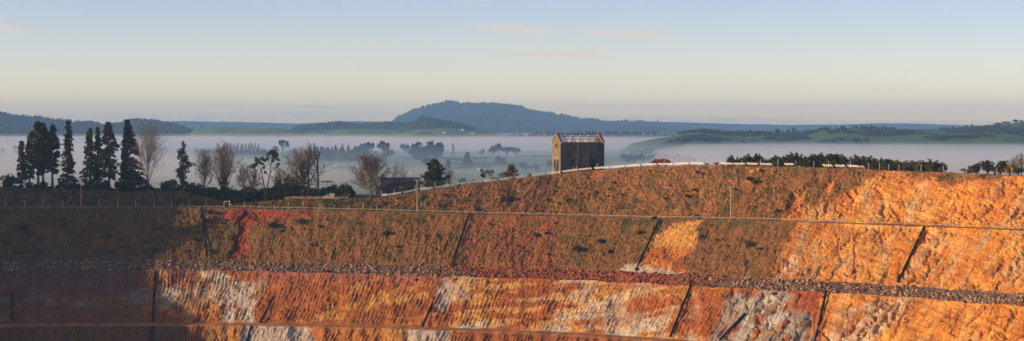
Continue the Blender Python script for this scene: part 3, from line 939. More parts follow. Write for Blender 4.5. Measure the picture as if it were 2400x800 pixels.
M_REDFLOWER = noisy('crimson_flowers', (0.26, 0.012, 0.016), (0.52, 0.04, 0.045), 1.5)
M_TUSSOCK = noisy('dry_tussock', (0.11, 0.075, 0.025), (0.30, 0.19, 0.075), 0.3)
M_GUM = noisy('gum_leaves', (0.045, 0.044, 0.016), (0.16, 0.125, 0.045), 0.7)
M_FARLEAF = noisy('far_tree_leaves', (0.014, 0.022, 0.012), (0.045, 0.055, 0.022), 0.15, per_object=0.3)
M_FARBARE = noisy('far_winter_twigs', (0.10, 0.065, 0.05), (0.20, 0.13, 0.09), 0.15, per_object=0.2)


def spot(px, off, ytop=None):
    """plan position off metres behind the crest; returns base point and the height that reaches ytop"""
    d = crest_d(px) + off
    b = ground(px, d)
    h = None
    if ytop is not None:
        h = (HY - ytop) / F * d - b.z
    return b, h


def sc(px, d):
    return px * d / F


# ------------------------------------------------------------------ tall conifers of the left skyline
CON = [  # px, top row, offset behind crest, half width px, crown start, shape, keywords, label
    (51, 330, 16, 17, 0.12, 'thin', dict(gaps=0.35, dens=1.0), 'thin scraggly conifer at the far left edge of the tall tree group'),
    (68, 322, 22, 14, 0.20, 'thin', dict(gaps=0.4, dens=0.9), 'slender conifer with bare lower trunk, second from the left edge'),
    (88, 284, 18, 24, 0.22, 'flat', dict(gaps=0.25, dens=1.3), 'tall dark conifer with a rounded dense top and two-toned bare trunk'),
    (101, 288, 26, 20, 0.30, 'flat', dict(gaps=0.3, dens=1.3), 'tall conifer leaning close behind the rounded dense topped one'),
    (124, 294, 20, 17, 0.25, 'flat', dict(gaps=0.3, dens=1.3), 'conifer with a dense crown on the right of the left cluster'),
    (160, 283, 18, 21, 0.05, 'cone', dict(gaps=0.2), 'lone pointed conifer with boughs almost to the ground between both clusters'),
    (211, 303, 20, 22, 0.10, 'cone', dict(gaps=0.22, dens=1.2), 'shaggy conifer left of the light pole pair of conifers'),
    (229, 300, 28, 15, 0.15, 'cone', dict(gaps=0.22, dens=1.2), 'narrow conifer squeezed in the middle of the right cluster'),
    (254, 289, 18, 24, 0.20, 'flat', dict(gaps=0.22, dens=1.3), 'tall conifer with heavy top and thick dark trunk in the right cluster'),
]
SHAPES = {'thin': lambda t: 0.75 * (1 - t) ** 0.6 + 0.1, 'flat': lambda t: (0.62 + 0.38 * math.sin(min(1, t * 1.25) * math.pi)) * (1 - max(0, t - 0.80) / 0.20 * 0.6),
          'cone': lambda t: (1 - t) ** 0.72 * 0.95 + 0.05}
for i, (px, yt, off, hw, st, shp, kw, lab) in enumerate(CON):
    b, h = spot(px, off, yt)
    t = thing('conifer_tree', lab, 'tree', b, group='tall conifers on the left skyline')
    tr, cr = conifer_parts(h, sc(hw, b.y) * 1.12, st, 100 + i, SHAPES[shp], whorl=0.55, **kw)
    tr.build('trunk', M_BARK, t); obj('crown', mesh_of('crown', cr), M_CONIFER, t)
# the broad skirted cone beside the pale bare tree
b, h = spot(297, 18, 281)
t = thing('conifer_tree', 'dense dark cone shaped conifer with a wide skirt sweeping down to the right', 'tree', b, group='tall conifers on the left skyline')
tr, cr = conifer_parts(h, sc(34, b.y), 0.02, 131, lambda t: (1 - t) ** 0.85 + 0.07, dens=1.8, skew=0.5, gaps=0.03, whorl=0.42)
tr.build('trunk', M_BARK, t); obj('crown', mesh_of('crown', cr), M_CONIFER, t)
# poplar-like evergreen
b, h = spot(430, 12, 328)
t = thing('columnar_tree', 'narrow dark evergreen tree with lumpy column crown left of the bare trees', 'tree', b)
rng = np.random.default_rng(5)
blobs = []
for k in range(60):
    k = k * 25 / 59
    z = h * (0.10 + 0.86 * k / 25); w = sc(17, b.y) * (0.55 + 0.45 * math.sin(min(1, k / 25 * 1.1) * math.pi)) * (1 if k < 21 else 0.6)
    blobs.append(((rng.normal() * w * 0.45, rng.normal() * w * 0.45, z), (w * 0.42, w * 0.42, 0.75)))
trunk_mesh(h * 0.9, 0.3, 0.05, seed=3).build('trunk', M_BARK, t)
obj('crown', cloud_mesh('crown', blobs, 2600, 0.30, 8), M_CONIFER, t)

# ------------------------------------------------------------------ bare winter trees
BARE = [  # px, top, offset, half width px, style, ivy, density, material, label
    (346, 291, 14, 33, 'vase', 0, 1.15, M_PALETWIG, 'tall pale leafless tree beside the skirted cone conifer'),
    (480, 350, 14, 27, 'round', 0, 1.2, M_TWIG, 'leafless tree with reddish upright twigs left of the ivy trunked one'),
    (524, 337, 12, 34, 'vase', 1.0, 1.3, M_TWIG, 'leafless tree with ivy thick trunk, dark and vase shaped'),
    (572, 384, 14, 27, 'round', 0, 1.0, M_TWIG, 'small leafless tree left of the twin umbrella crowned tree'),
    (596, 396, 16, 18, 'round', 0, 0.8, M_TWIG, 'low leafless tree under the left umbrella crown'),
    (655, 394, 22, 18, 'round', 0, 0.8, M_TWIG, 'low leafless tree behind the brown shrubs right of the umbrella tree'),
    (709, 343, 12, 62, 'round', 1.2, 1.5, M_TWIG, 'broad leafless tree with ivy trunk standing at the lattice tower'),
    (868, 361, 10, 51, 'tier', 0, 1.5, M_TWIG, 'wide leafless tree with flat tiers of brown twigs left of the shed'),
    (925, 380, 30, 9, 'vase', 0, 0.42, M_TWIG, 'thin leafless sapling above the left end of the blue shed'),
    (945, 384, 32, 10, 'vase', 0, 0.42, M_TWIG, 'thin leafless sapling above the middle of the blue shed'),
    (1052, 399, 14, 14, 'round', 0.2, 0.8, M_PALETWIG, 'pale spindly leafless tree right of the round evergreen'),
    (1176, 404, 12, 12, 'round', 0, 0.7, M_TWIG, 'small leafless shrub left of the golden green conical tree'),
    (2394, 362, 10, 20, 'vase', 0, 0.9, M_TWIG, 'reddish leafless shrub at the right edge of the photo'),
    (2374, 374, 18, 15, 'vase', 0, 0.8, M_TWIG, 'smaller leafless shrub behind the golden bush at right'),
    (1085, 417, 10, 16, 'round', 0, 0.6, M_TWIG, 'low bare arching shrub above the white barrier'),
]
for i, (px, yt, off, hw, style, ivy, dens_, mat, lab) in enumerate(BARE):
    b, h = spot(px, off, yt)
    t = thing('bare_tree', lab, 'tree', b, group='leafless winter trees')
    tk, br, iv = bare_parts(max(h, 2.0), sc(hw, b.y), 300 + i, style, ivy=ivy, dens=dens_)
    tk.build('trunk', M_BARK if ivy else mat, t); br.build('branches', mat, t)
    if iv:
        rng = np.random.default_rng(i)
        cc = np.array([tuple(p) for p in iv])
        obj('ivy', mesh_of('ivy', leaf_quads(cc, 0.22 + 0.12 * rng.random(len(cc)), rng)), M_IVY, t)
# twin umbrella crowned gum
b, h = spot(622, 12, 352)
t = thing('umbrella_tree', 'twin stemmed tree with flat olive umbrella crowns beside bare trees', 'tree', b)
k = b.y / F
mb = MB()
for (tx, tz) in ((-10, 0.72), (14, 0.90)):
    pts = [(0, 0, -0.5), (tx * k * 0.35, 0.3, h * 0.3), (tx * k * 0.9, -0.3, h * 0.6), (tx * k, 0, h * tz)]
    mb.tube(pts, [0.38, 0.28, 0.18, 0.06], 6)
for (x0, z0, x1, z1) in ((-6, .42, -30, .66), (-9, .55, -22, .80), (-9, .6, 2, .80), (12, .55, 28, .72), (13, .66, 4, .9), (13, .7, 24, .88), (10, .45, 0, .58)):
    mb.tube([(x0 * k, 0, z0 * h), ((x0 + x1) / 2 * k, random.uniform(-1, 1), (z0 + z1) / 2 * h + .2), (x1 * k, random.uniform(-1.5, 1.5), z1 * h)], [0.14, 0.09, 0.04], 4)
mb.build('trunk', M_BARK, t)
bl = []
for (x, z, w, hh) in ((-32, .66, 9, .5), (-25, .72, 12, .7), (-16, .80, 13, .7), (-6, .82, 11, .6), (-12, .74, 10, .5), (-22, .80, 9, .5), (4, .86, 8, .6), (12, .97, 12, .8), (22, .93, 12, .8), (27, .84, 9, .6), (28, .72, 7, .5), (16, .82, 8, .5), (2, .60, 6, .5), (-1, .66, 6, .4)):
    for _ in range(3):
        bl.append(((x * k + random.uniform(-.5, .5) * w * k, random.uniform(-1.2, 1.2), z * h + random.uniform(-.9, .9)), (w * k * .5, w * k * .6, hh * 1.0)))
obj('crown', cloud_mesh('crown', bl, 3000, 0.26, 21, 0.2), M_GUM, t)
# round evergreen right of the shed, golden-green cone near the barrier, light leafy saplings
b, h = spot(1017, 8, 376)
t = thing('evergreen_tree', 'big round dark evergreen tree right of the blue shed', 'tree', b)
tr, cr = conifer_parts(h, sc(34, b.y), 0.02, 151, lambda t: (0.9 + 0.1 * math.sin(t * 3)) * (1 - t ** 1.7) ** 0.8 + 0.05, dens=2.0, gaps=0.02, whorl=0.36, droop=-0.1, leaf=0.36)
tr.build('trunk', M_BARK, t); obj('crown', mesh_of('crown', cr), M_SHRUB, t)
b, h = spot(1198, 7, 387)
t = thing('evergreen_tree', 'small golden green conical tree on the crest left of the ruin', 'tree', b)
tr, cr = conifer_parts(h, sc(19, b.y), 0.03, 153, lambda t: (1 - t ** 1.4) ** 0.9 + 0.06, dens=1.8, gaps=0.12, whorl=0.4, droop=-0.1, leaf=0.3)
tr.build('trunk', M_BARK, t); obj('crown', mesh_of('crown', cr), noisy('golden_green_leaves', (0.06, 0.05, 0.012), (0.26, 0.15, 0.03), 0.8), t)  # the cone's own golden green leaf colour
for (px, yt, hw, lab) in ((1131, 399, 7, 'spindly leafy sapling left of the pale crowned one above the white barrier'), (1146, 400, 13, 'pale crowned small gum tree above the white barrier')):
    b, h = spot(px, 9, yt); k = b.y / F
    t = thing('young_gum_tree', lab, 'tree', b)
    mb = MB(); mb.tube([(0, 0, -0.3), (0.1, 0, h * 0.5), (0, 0, h * 0.95)], [0.1, 0.07, 0.03], 5)
    bl = []
    for q in range(9):
        an = q * 2.4; rr = hw * k * (0.35 + 0.5 * random.random()); zz = h * (0.5 + 0.48 * random.random())
        mb.tube([(0.05, 0, zz * 0.7), (rr * math.cos(an), rr * math.sin(an), zz)], [0.04, 0.02], 3)
        bl.append(((rr * math.cos(an), rr * math.sin(an), zz), (hw * k * .38, hw * k * .38, .55)))
    mb.build('trunk', M_BARK, t); obj('crown', cloud_mesh('crown', bl, 420, 0.2, px, 0.3), M_GREENSHRUB, t)

# ------------------------------------------------------------------ shrubs: shared shapes, copied one by one
def shrub_variants(n, kind, seed):
    out = []
    for i in range(n):
        rng = np.random.default_rng(seed + i)
        bl = []; st = MB()
        if kind == 'upright':       # unit height 1, width about 0.7; ragged spikes
            for q in range(9):
                a = rng.random() * 6.28; r = 0.26 * rng.random() ** 0.5
                top = 0.62 + 0.38 * rng.random() * (1 - r)
                bl.append(((r * math.cos(a), r * math.sin(a), top * 0.62), (0.10 + 0.05 * rng.random(), 0.10 + 0.05 * rng.random(), top * 0.36)))
                st.tube([(0, 0, -0.06), (r * 0.9 * math.cos(a), r * 0.9 * math.sin(a), top * 0.6)], [0.02, 0.008], 3)
            for q in range(3):
                a = rng.random() * 6.28
                bl.append(((0.2 * math.cos(a), 0.2 * math.sin(a), 0.25), (0.22, 0.22, 0.22)))
            me = cloud_mesh('foliage', bl, 520, 0.06, seed + i, 0.35)
        else:                       # round, unit height 1, width about 1.3
            for q in range(10):
                a = rng.random() * 6.28; r = 0.42 * rng.random() ** 0.5; z = 0.3 + 0.42 * rng.random()
                s = 0.2 + 0.12 * rng.random()
                bl.append(((r * math.cos(a), r * math.sin(a), z), (s, s, s * 0.9)))
                st.tube([(0, 0, -0.08), (r * .8 * math.cos(a), r * .8 * math.sin(a), z)], [0.022, 0.01], 3)
            me = cloud_mesh('foliage', bl, 520, 0.07, seed + i, 0.4)
        out.append((me, st.mesh('stem')))
    return out


ONES = ['', 'first', 'second', 'third', 'fourth', 'fifth', 'sixth', 'seventh', 'eighth', 'ninth', 'tenth', 'eleventh', 'twelfth', 'thirteenth', 'fourteenth', 'fifteenth', 'sixteenth', 'seventeenth', 'eighteenth', 'nineteenth']
TENS = {2: ('twentieth', 'twenty'), 3: ('thirtieth', 'thirty'), 4: ('fortieth', 'forty'), 5: ('fiftieth', 'fifty'), 6: ('sixtieth', 'sixty')}


def ordinal(n):
    if n < 20:
        return ONES[n]
    a, b = divmod(n, 10)
    return TENS[a][0] if b == 0 else TENS[a][1] + ' ' + ONES[b]


UPR = {}
def shrub(name, label, cat, loc, h, w, mat, kind='round', var=0, group=None, stem=True, sink=0.0):
    """w is the full width in metres"""
    key = (kind, var % 5, mat.name)
    if key not in UPR:
        f, s = shrub_variants(1, kind, 700 + 13 * (var % 5) + (50 if kind == 'round' else 0))[0]
        f.materials.append(mat); s.materials.append(M_BARK)
        UPR[key] = (f, s)
    f, s = UPR[key]
    base = 0.78 if kind == 'upright' else 1.35
    t = thing(name, label, cat, (loc[0], loc[1], loc[2] - sink), random.random() * 6.28, group, (w / base, w / base, h))
    obj('foliage', f, None, t)
    if stem:
        obj('stem', s, None, t)
    return t


# kanuka-like scrub along the right crest
KROW = [(1716, 359), (1733, 364), (1749, 357), (1761, 362), (1775, 354), (1790, 366), (1806, 367), (1818, 360), (1832, 362), (1846, 357), (1857, 351), (1868, 354), (1882, 357),
        (1894, 360), (1906, 356), (1920, 354), (1931, 359), (1945, 357), (1953, 353), (1966, 356), (1980, 358), (1993, 362), (2006, 358), (2018, 359), (2031, 362), (2044, 362), (2058, 367),
        (2071, 366), (2083, 367), (2096, 372), (2108, 371), (2120, 371), (2133, 373), (2146, 372), (2158, 371), (2170, 378), (2180, 367), (2191, 372), (2203, 376), (2210, 379)]
for i, (px, yt) in enumerate(KROW):
    b, h = spot(px, 9 + 5 * random.random(), yt)
    dens_lab = 'olive brown scrub tree, %s from the left in the right crest row' % ordinal(i + 1)
    shrub('scrub_tree', dens_lab, 'shrub', b, h, sc(random.uniform(25, 34), b.y), M_KANUKA if i % 4 else M_SHRUB, 'upright', i, 'scrub row on the right crest')
for i in range(30):
    px = random.uniform(1718, 2208); b, h = spot(px, 15 + 3 * random.random(), float(np.interp(px, [q[0] for q in KROW], [q[1] for q in KROW])) + random.uniform(1, 7))
    shrub('scrub_tree', 'dark scrub tree in the rear rank behind the right crest row', 'shrub', b, h, sc(random.uniform(26, 34), b.y), M_SHRUB, 'upright', i + 2, 'rear rank of the right crest scrub')
for i in range(34):
    px = random.uniform(1712, 2205); b, _ = spot(px, random.uniform(4.5, 8)); h = random.uniform(1.4, 3.0)
    shrub('low_shrub', 'low green bush at the foot of the right crest scrub row', 'shrub', b, h, h * 1.3, M_GREENSHRUB if i % 3 else M_KANUKA, 'round', i, 'low bushes under the scrub row')
for (px, yt, w, mat, lab) in ((2288, 381, 44, M_SHRUB, 'round dark bush, leftmost of the right end bushes'), (2316, 370, 56, M_SHRUB, 'tallest dark bush of the right end bushes'), (2344, 373, 48, M_KANUKA, 'olive bush right of the tallest right end bush'),
                              (2368, 380, 38, M_GOLD, 'golden leaved bush near the right edge of the crest'), (2332, 387, 40, M_GREENSHRUB, 'low mid green bush before the tallest right end bush'), (2268, 393, 38, M_GREENSHRUB, 'lowest green bush at the left of the right end bushes'),
                              (2387, 389, 34, M_SHRUB, 'small dark bush right of the golden one'), (2416, 378, 50, M_SHRUB, 'dark bush cut by the right edge')):
    b, h = spot(px, 7, yt)
    shrub('crest_bush', lab, 'shrub', b, h, sc(w, b.y), mat, 'round', px, 'bushes at the right end of the crest')
# red flowering dome
b, h = spot(1548, 5, 372)
t = thing('flowering_bush', 'dome shaped bush covered in crimson flowers behind the white barrier', 'shrub', b)
k = sc(25, b.y)
obj('foliage', cloud_mesh('foliage', [((0, 0, h * .45), (k, k * .9, h * .5)), ((-k * .4, 0, h * .5), (k * .5, k * .5, h * .45)), ((k * .4, 0, h * .5), (k * .55, k * .5, h * .42))], 900, 0.2, 61), M_SHRUB, t)
fl_ = obj('flowers', cloud_mesh('flowers', [((k * .15, -k * .25, h * .62), (k * .7, k * .72, h * .40)), ((k * .55, -k * .3, h * .5), (k * .4, k * .5, h * .36)), ((-k * .5, -k * .2, h * .66), (k * .3, k * .4, h * .22))], 760, 0.18, 62, 0.9), M_REDFLOWER, t); tag(fl_, kind='stuff')
b, h = spot(1678, 2.0, 380)
shrub('pampas_clump', 'tawny dry grass clump on the crest between two white barriers', 'grass clump', b, h, sc(15, b.y), M_TUSSOCK, 'round', 3)
for (px, yt, w, lab) in ((1240, 405, 18, 'small dark bush on the crest just left of the ruin'), (1110, 420, 40, 'brown green low thicket behind the barrier below the saplings'), (1160, 414, 30, 'olive thicket left of the golden green cone'), (1070, 428, 26, 'dark low bush right of the round evergreen'),
                         (1657, 383, 12, 'tiny dark bush in the gap of the white barrier')):
    b, h = spot(px, 5 if px != 1657 else 1.2, yt)
    shrub('crest_bush', lab, 'shrub', b, max(h, 0.8), sc(w, b.y), M_KANUKA if px in (1110, 1160) else M_SHRUB, 'round', px)

# hedge of dark shrubs under the left and middle trees
for i in range(96):
    px = -10 + i * 8.9 + random.uniform(-4, 4)
    if 835 < px < 880:
        continue
    if px < 470:
        yt = random.uniform(428, 441) if random.random() < 0.6 else random.uniform(418, 430); off = random.uniform(5, 12)
    elif px < 560:
        yt = random.uniform(432, 442); off = random.uniform(7, 16)
    else:
        yt = random.uniform(428, 444); off = random.uniform(24, 32)
    if 300 < px < 420: yt += 4
    b, h = spot(px, off, yt)
    if h < 1: h = 1.2
    shrub('hedge_shrub', 'dark green shrub of the long hedge below the left trees' if px < 470 else 'dark green shrub in the thicket behind the car park', 'shrub', b, h, max(2.2, h * random.uniform(0.8, 1.3)) if h > 3 else 2.6, M_SHRUB, 'round' if i % 3 else 'upright', i,
          'hedge below the left trees' if px < 470 else 'thicket behind the car park')
for i in range(64):      # front rank of the thicket on the bank
    px = random.uniform(440, 830); b, _ = spot(px, random.uniform(3 if px < 560 else 15, 9 if px < 560 else 24)); h = random.uniform(1.6, 3.4)
    if px > 740: b = ground(px, crest_d(px) + random.uniform(21, 26))
    shrub('thicket_shrub', 'low dark shrub in front of the thicket above the bench', 'shrub', b, h, h * random.uniform(1.2, 1.7), M_SHRUB, 'round', i, 'low shrubs in front of the thicket')
for (px, yt, w, mat, lab) in ((676, 400, 44, M_KANUKA, 'brownish rounded tree between the umbrella tree and the lattice tower'), (650, 408, 30, M_KANUKA, 'smaller brown shrub right of the umbrella tree'), (690, 410, 30, M_SHRUB, 'dark shrub left of the lattice tower foot'), (812, 424, 36, M_GREENSHRUB, 'sunlit leafy shrub above the parked vehicles'), (398, 416, 44, M_SHRUB, 'rounded bush right of the pale leafless tree'),
                              (22, 405, 50, M_SHRUB, 'hazy rounded bush at the left edge'), (790, 440, 30, M_SHRUB, 'dark shrub directly above the white pickup'), (960, 428, 28, M_SHRUB, 'round dark shrub in front of the blue shed'), (905, 440, 26, M_SHRUB, 'dark shrub at the left front of the blue shed')):
    b, h = spot(px, 18 if px not in (905, 960) else 8, yt)
    shrub('rounded_shrub', lab, 'shrub', b, h, sc(w, b.y), mat, 'round', px)


# ------------------------------------------------------------------ tree fern and cabbage palm
def rosette(name, label, px, off, ytop, n, L, mat, width, arch):
    b, h = spot(px, off, ytop)
    t = thing(name, label, 'tree', b)
    MB().tube([(0, 0, -0.3), (0.05, 0, h * 0.5), (0, 0, h * 0.9)], [0.14, 0.11, 0.10], 6).build('trunk', M_BARK, t)
    for i in range(n):
        a = i * 2 * math.pi / n + random.uniform(-.2, .2)
        mb = MB(); seg = 5; d = Vector((math.cos(a), math.sin(a), 0)); s = Vector((-math.sin(a), math.cos(a), 0))
        pts = []
        for q in range(seg + 1):
            u = q / seg
            c = Vector((0, 0, h * 0.88)) + d * (L * u) + Vector((0, 0, arch * L * (u - 1.3 * u * u) + random.uniform(-.02, .02)))
            wd = width * (1 - 0.85 * abs(u - 0.35) / 0.65)
            pts.append((c - s * wd - Vector((0, 0, wd * .4)), c + Vector((0, 0, 0.02)), c + s * wd - Vector((0, 0, wd * .4))))
        for p in pts: mb.v += [tuple(x) for x in p]
        for q in range(seg):
            o = 3 * q
            mb.f += [(o, o + 1, o + 4, o + 3), (o + 1, o + 2, o + 5, o + 4)]
        mb.build('frond', mat, t)
    return t


rosette('tree_fern', 'dark tree fern with arching fronds right of the lattice tower', 765, 14, 421, 12, 3.4, M_SHRUB, 0.4, 0.55)
rosette('cabbage_palm', 'small sunlit yellow green palm in front of the blue shed', 940, 5, 437, 14, 1.1, M_GOLD, 0.12, 1.1)
# ------------------------------------------------------------------ roofless concrete pumphouse ruin
def m_concrete():
    m, N, L, bs = material('old_stained_concrete', 0.92, 0.15)
    tc = N.new('ShaderNodeTexCoord')
    n1 = N.new('ShaderNodeTexNoise'); n1.inputs['Scale'].default_value = 0.35; n1.inputs['Detail'].default_value = 7; n1.inputs['Roughness'].default_value = 0.65
    mp = N.new('ShaderNodeMapping'); mp.inputs['Scale'].default_value = (1.3, 1.3, 0.16); L.new(tc.outputs['Object'], mp.inputs[0])
    n2 = N.new('ShaderNodeTexNoise'); n2.inputs['Scale'].default_value = 1.0; n2.inputs['Detail'].default_value = 5; L.new(mp.outputs[0], n2.inputs['Vector'])
    L.new(tc.outputs['Object'], n1.inputs['Vector'])
    a = N.new('ShaderNodeMath'); a.operation = 'ADD'; L.new(n1.outputs['Fac'], a.inputs[0]); L.new(n2.outputs['Fac'], a.inputs[1])
    rp = N.new('ShaderNodeValToRGB'); e = rp.color_ramp.elements
    e[0].position = 0.36; e[0].color = (0.060, 0.048, 0.036, 1); e[1].position = 0.64; e[1].color = (0.33, 0.235, 0.135, 1)
    h = N.new('ShaderNodeMath'); h.operation = 'MULTIPLY'; h.inputs[1].default_value = 0.5; L.new(a.outputs[0], h.inputs[0])
    L.new(h.outputs[0], rp.inputs[0]); L.new(rp.outputs[0], bs.inputs['Base Color'])
    bp = N.new('ShaderNodeBump'); bp.inputs['Strength'].default_value = 0.4; bp.inputs['Distance'].default_value = 0.08
    L.new(n1.outputs['Fac'], bp.inputs['Height']); L.new(bp.outputs[0], bs.inputs['Normal'])
    return m


M_CONC = m_concrete()
M_SHADECONC = noisy('shaded_front_concrete', (0.040, 0.038, 0.036), (0.185, 0.155, 0.120), 0.28, bump=0.3, detail=7, stretch=(1.2, 1.2, 0.3))  # stained concrete, with the unlit front's shade put into its colour
M_COPE = noisy('weathered_coping', (0.12, 0.10, 0.085), (0.26, 0.21, 0.16), 0.8)
M_STEEL = noisy('pale_roof_steel', (0.42, 0.36, 0.28), (0.60, 0.52, 0.40), 1.2, rough=0.6)
M_DARKSTEEL = noisy('dark_steel', (0.03, 0.028, 0.026), (0.075, 0.06, 0.05), 1.0, rough=0.6)
M_PALE = noisy('pale_render', (0.45, 0.42, 0.38), (0.62, 0.58, 0.50), 1.0)


def wall_with_holes(name, outer, holes, thick):
    """outline and openings in the wall plane (x along, y up) -> solid wall mesh, x along, z up, y from 0 to thick"""
    cu = bpy.data.curves.new(name, 'CURVE'); cu.dimensions = '2D'; cu.fill_mode = 'BOTH'; cu.extrude = thick / 2
    for loop in [outer] + holes:
        sp = cu.splines.new('POLY'); sp.points.add(len(loop) - 1)
        for i, (x, y) in enumerate(loop):
            sp.points[i].co = (x, y, 0, 1)
        sp.use_cyclic_u = True
    o = bpy.data.objects.new(name, cu); COL.objects.link(o)
    dg = bpy.context.evaluated_depsgraph_get()
    me = bpy.data.meshes.new_from_object(o.evaluated_get(dg))
    bpy.data.objects.remove(o); bpy.data.curves.remove(cu)
    me.transform(Matrix.Rotation(math.radians(90), 4, 'X'))
    me.transform(Matrix.Translation((0, thick / 2, 0)))
    me.name = name
    return me


def arch(cx, w, y0, y1, pointed=False, n=10):
    """opening outline: square sill at y0, round or pointed head reaching y1"""
    r = w / 2; pts = [(cx - r, y0), (cx + r, y0)]
    hh = r * (1.7 if pointed else 1.0)
    for i in range(n + 1):
        a = math.pi * i / n
        x = cx + r * math.cos(a)
        yy = (y1 - hh) + hh * (math.sin(a) if not pointed else (1 - abs(math.cos(a)) ** 1.6))
        pts.append((x, yy))
    return pts


def pumphouse():
    pxc, dc = 1313.5, crest_d(1313) + 9.0
    k = dc / F
    z0 = gz(1313, dc) - 1.6
    corner = Vector(((pxc - CX) * k, dc, z0))
    th = math.radians(24)
    EAV = (HY - 334) * k - z0; PEAK = (HY - 314.5) * k - z0
    Lg = 104 * k / math.cos(th); Wd = 18.5 * k / math.sin(th)
    T = 0.75
    ruin = thing('pumphouse_ruin', 'tall roofless concrete pumphouse ruin with gabled ends on the hill crest', 'ruin', corner, th)
    g0 = (HY - 407) * k - z0          # visible ground line at the corner
    # local axes: x along the long front wall, y into the building
    front = wall_with_holes('front_wall', [(0, 0), (Lg, 0), (Lg, EAV), (0, EAV)],
                            [arch(Lg * 0.285, 2.5, g0 + 0.2, g0 + 5.4), arch(Lg * 0.765, 2.3, g0 + 0.2, g0 + 5.3)], T)
    back = wall_with_holes('back_wall', [(0, 0), (Lg, 0), (Lg, EAV), (0, EAV)], [arch(Lg * 0.26, 2.4, g0 + 0.2, g0 + 5.2), arch(Lg * 0.74, 2.4, g0 + 0.2, g0 + 5.6)], T)
    obj('front_wall', front, M_SHADECONC, ruin)
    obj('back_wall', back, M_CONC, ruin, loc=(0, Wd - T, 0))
    go = [(0, 0), (Wd, 0), (Wd, EAV), (Wd / 2, PEAK), (0, EAV)]
    oval = [(Wd / 2 + 0.62 * math.cos(i * math.pi / 10), (HY - 342) * k - z0 + 0.95 * math.sin(i * math.pi / 10)) for i in range(20)]
    gh = [arch(Wd * 0.32, 1.15, g0 + 0.3, g0 + 5.4, True), arch(Wd * 0.68, 1.15, g0 + 0.3, g0 + 5.4, True), oval]
    for nm, x, e in (('gable_wall', -0.01, 1), ('gable_wall', Lg - T + 0.01, 0)):
        me = wall_with_holes(nm, go, gh if e else gh[:2], T)
        o = obj(nm, me, M_CONC, ruin, loc=(x, 0, 0))
        o.rotation_euler = (0, 0, math.radians(90)); o.location = (x + T, 0.0, 0)
        # raking coping, standing proud of the roof line
        for sgn in (0, 1):
            a = Vector((x + T / 2, -0.15 if sgn == 0 else Wd + 0.15, EAV - 0.05)); b_ = Vector((x + T / 2, Wd / 2 + (0.05 if sgn == 0 else -0.05), PEAK + 0.22))
            MB().beam(a, b_, T + 0.35, 0.58).build('coping', M_COPE, ruin)
            MB().box((x + T / 2, -0.2 if sgn == 0 else Wd + 0.2, EAV - 0.1), (T + 0.3, 0.5, 0.55)).build('kneeler', M_PALE, ruin)
    # pilasters and string course on the front
    for fx, w in ((0.40, 1.0), (0.63, 0.8)):
        MB().box((Lg * fx, -0.11, EAV * 0.5 - 0.3), (w, 0.24, EAV - 1.2)).build('pilaster', M_CONC, ruin)
    MB().box((Lg / 2, -0.09, EAV - 0.22), (Lg - 0.2, 0.22, 0.3)).build('cornice', M_COPE, ruin)
    for x in (0.22, Lg - 0.22):
        MB().box((x, -0.09, EAV / 2 - 0.4), (0.5, 0.2, EAV - 1.4)).build('quoin', M_SHADECONC, ruin)
    # five roof trusses and their purlins
    for i in range(4):
        x = Lg * (0.175 + 0.187 * i)
        mb = MB(); top = (x, Wd / 2, PEAK - 0.35)
        mb.beam((x, T * 0.5, EAV), top, 0.16, 0.28); mb.beam((x, Wd - T * 0.5, EAV), top, 0.16, 0.28)
        mb.beam((x, T * 0.5, EAV + 0.12), (x, Wd - T * 0.5, EAV + 0.12), 0.14, 0.22)
        mb.beam((x, Wd / 2, EAV + 0.2), (x, Wd / 2, PEAK - 0.5), 0.12, 0.12)
        for s in (0.32, 0.68):
            yq = Wd * s; zq = EAV + (PEAK - 0.35 - EAV) * (1 - abs(s - .5) * 2)
            mb.beam((x, Wd / 2, EAV + 0.2), (x, yq, zq), 0.12, 0.14)
        mb.build('roof_truss', M_STEEL, ruin)
    rise = PEAK - 0.35 - EAV
    for s in (0.36, 0.68):
        for side in (0, 1):
            y = T * 0.5 + (Wd / 2 - T * 0.5) * s; y = y if side == 0 else Wd - y
            MB().beam((T, y, EAV + rise * s + 0.24), (Lg - T, y, EAV + rise * s + 0.24), 0.12, 0.13).build('purlin', M_DARKSTEEL, ruin)
    MB().beam((T, Wd / 2, PEAK - 0.12), (Lg - T, Wd / 2, PEAK - 0.12), 0.18, 0.22).build('ridge_beam', M_DARKSTEEL, ruin)
    MB().tube([(Lg + 0.16, 0.3, 0.5), (Lg + 0.16, 0.3, EAV)], [0.13, 0.13], 6).build('downpipe', M_PALE, ruin)


pumphouse()

# ------------------------------------------------------------------ guard rail along the bench road
M_TIMBER = noisy('grey_rail_timber', (0.16, 0.11, 0.068), (0.36, 0.26, 0.165), 1.2)  # grey-brown timber, same tone along every rail
M_CONCPOST = noisy('pale_concrete_post', (0.42, 0.36, 0.27), (0.60, 0.52, 0.40), 1.2)
M_WIRE = noisy('fence_wire', (0.10, 0.09, 0.08), (0.16, 0.14, 0.12), 1.0, rough=0.5)
M_WHITE = noisy('white_barrier_paint', (0.66, 0.64, 0.60), (0.84, 0.82, 0.78), 1.5, rough=0.6)
UNIT_BOX = MB().box((0, 0, 0.5), (1, 1, 1)).mesh('post')        # base at z = 0
UNIT_BAR = MB().box((0, 0, 0), (1, 1, 1)).mesh('rail')


def pri(px, key):
    return float(np.interp(px, PX, PR[key]))


def road_pt(px, back=0.6):
    d = pri(px, 'd1') + back
    c = col_i(px)
    z = float(np.interp(d, VY[:, c][(RZ >= zi['road'])], VZ[:, c][(RZ >= zi['road'])]))
    return Vector(((px - CX) / F * d, d, z))


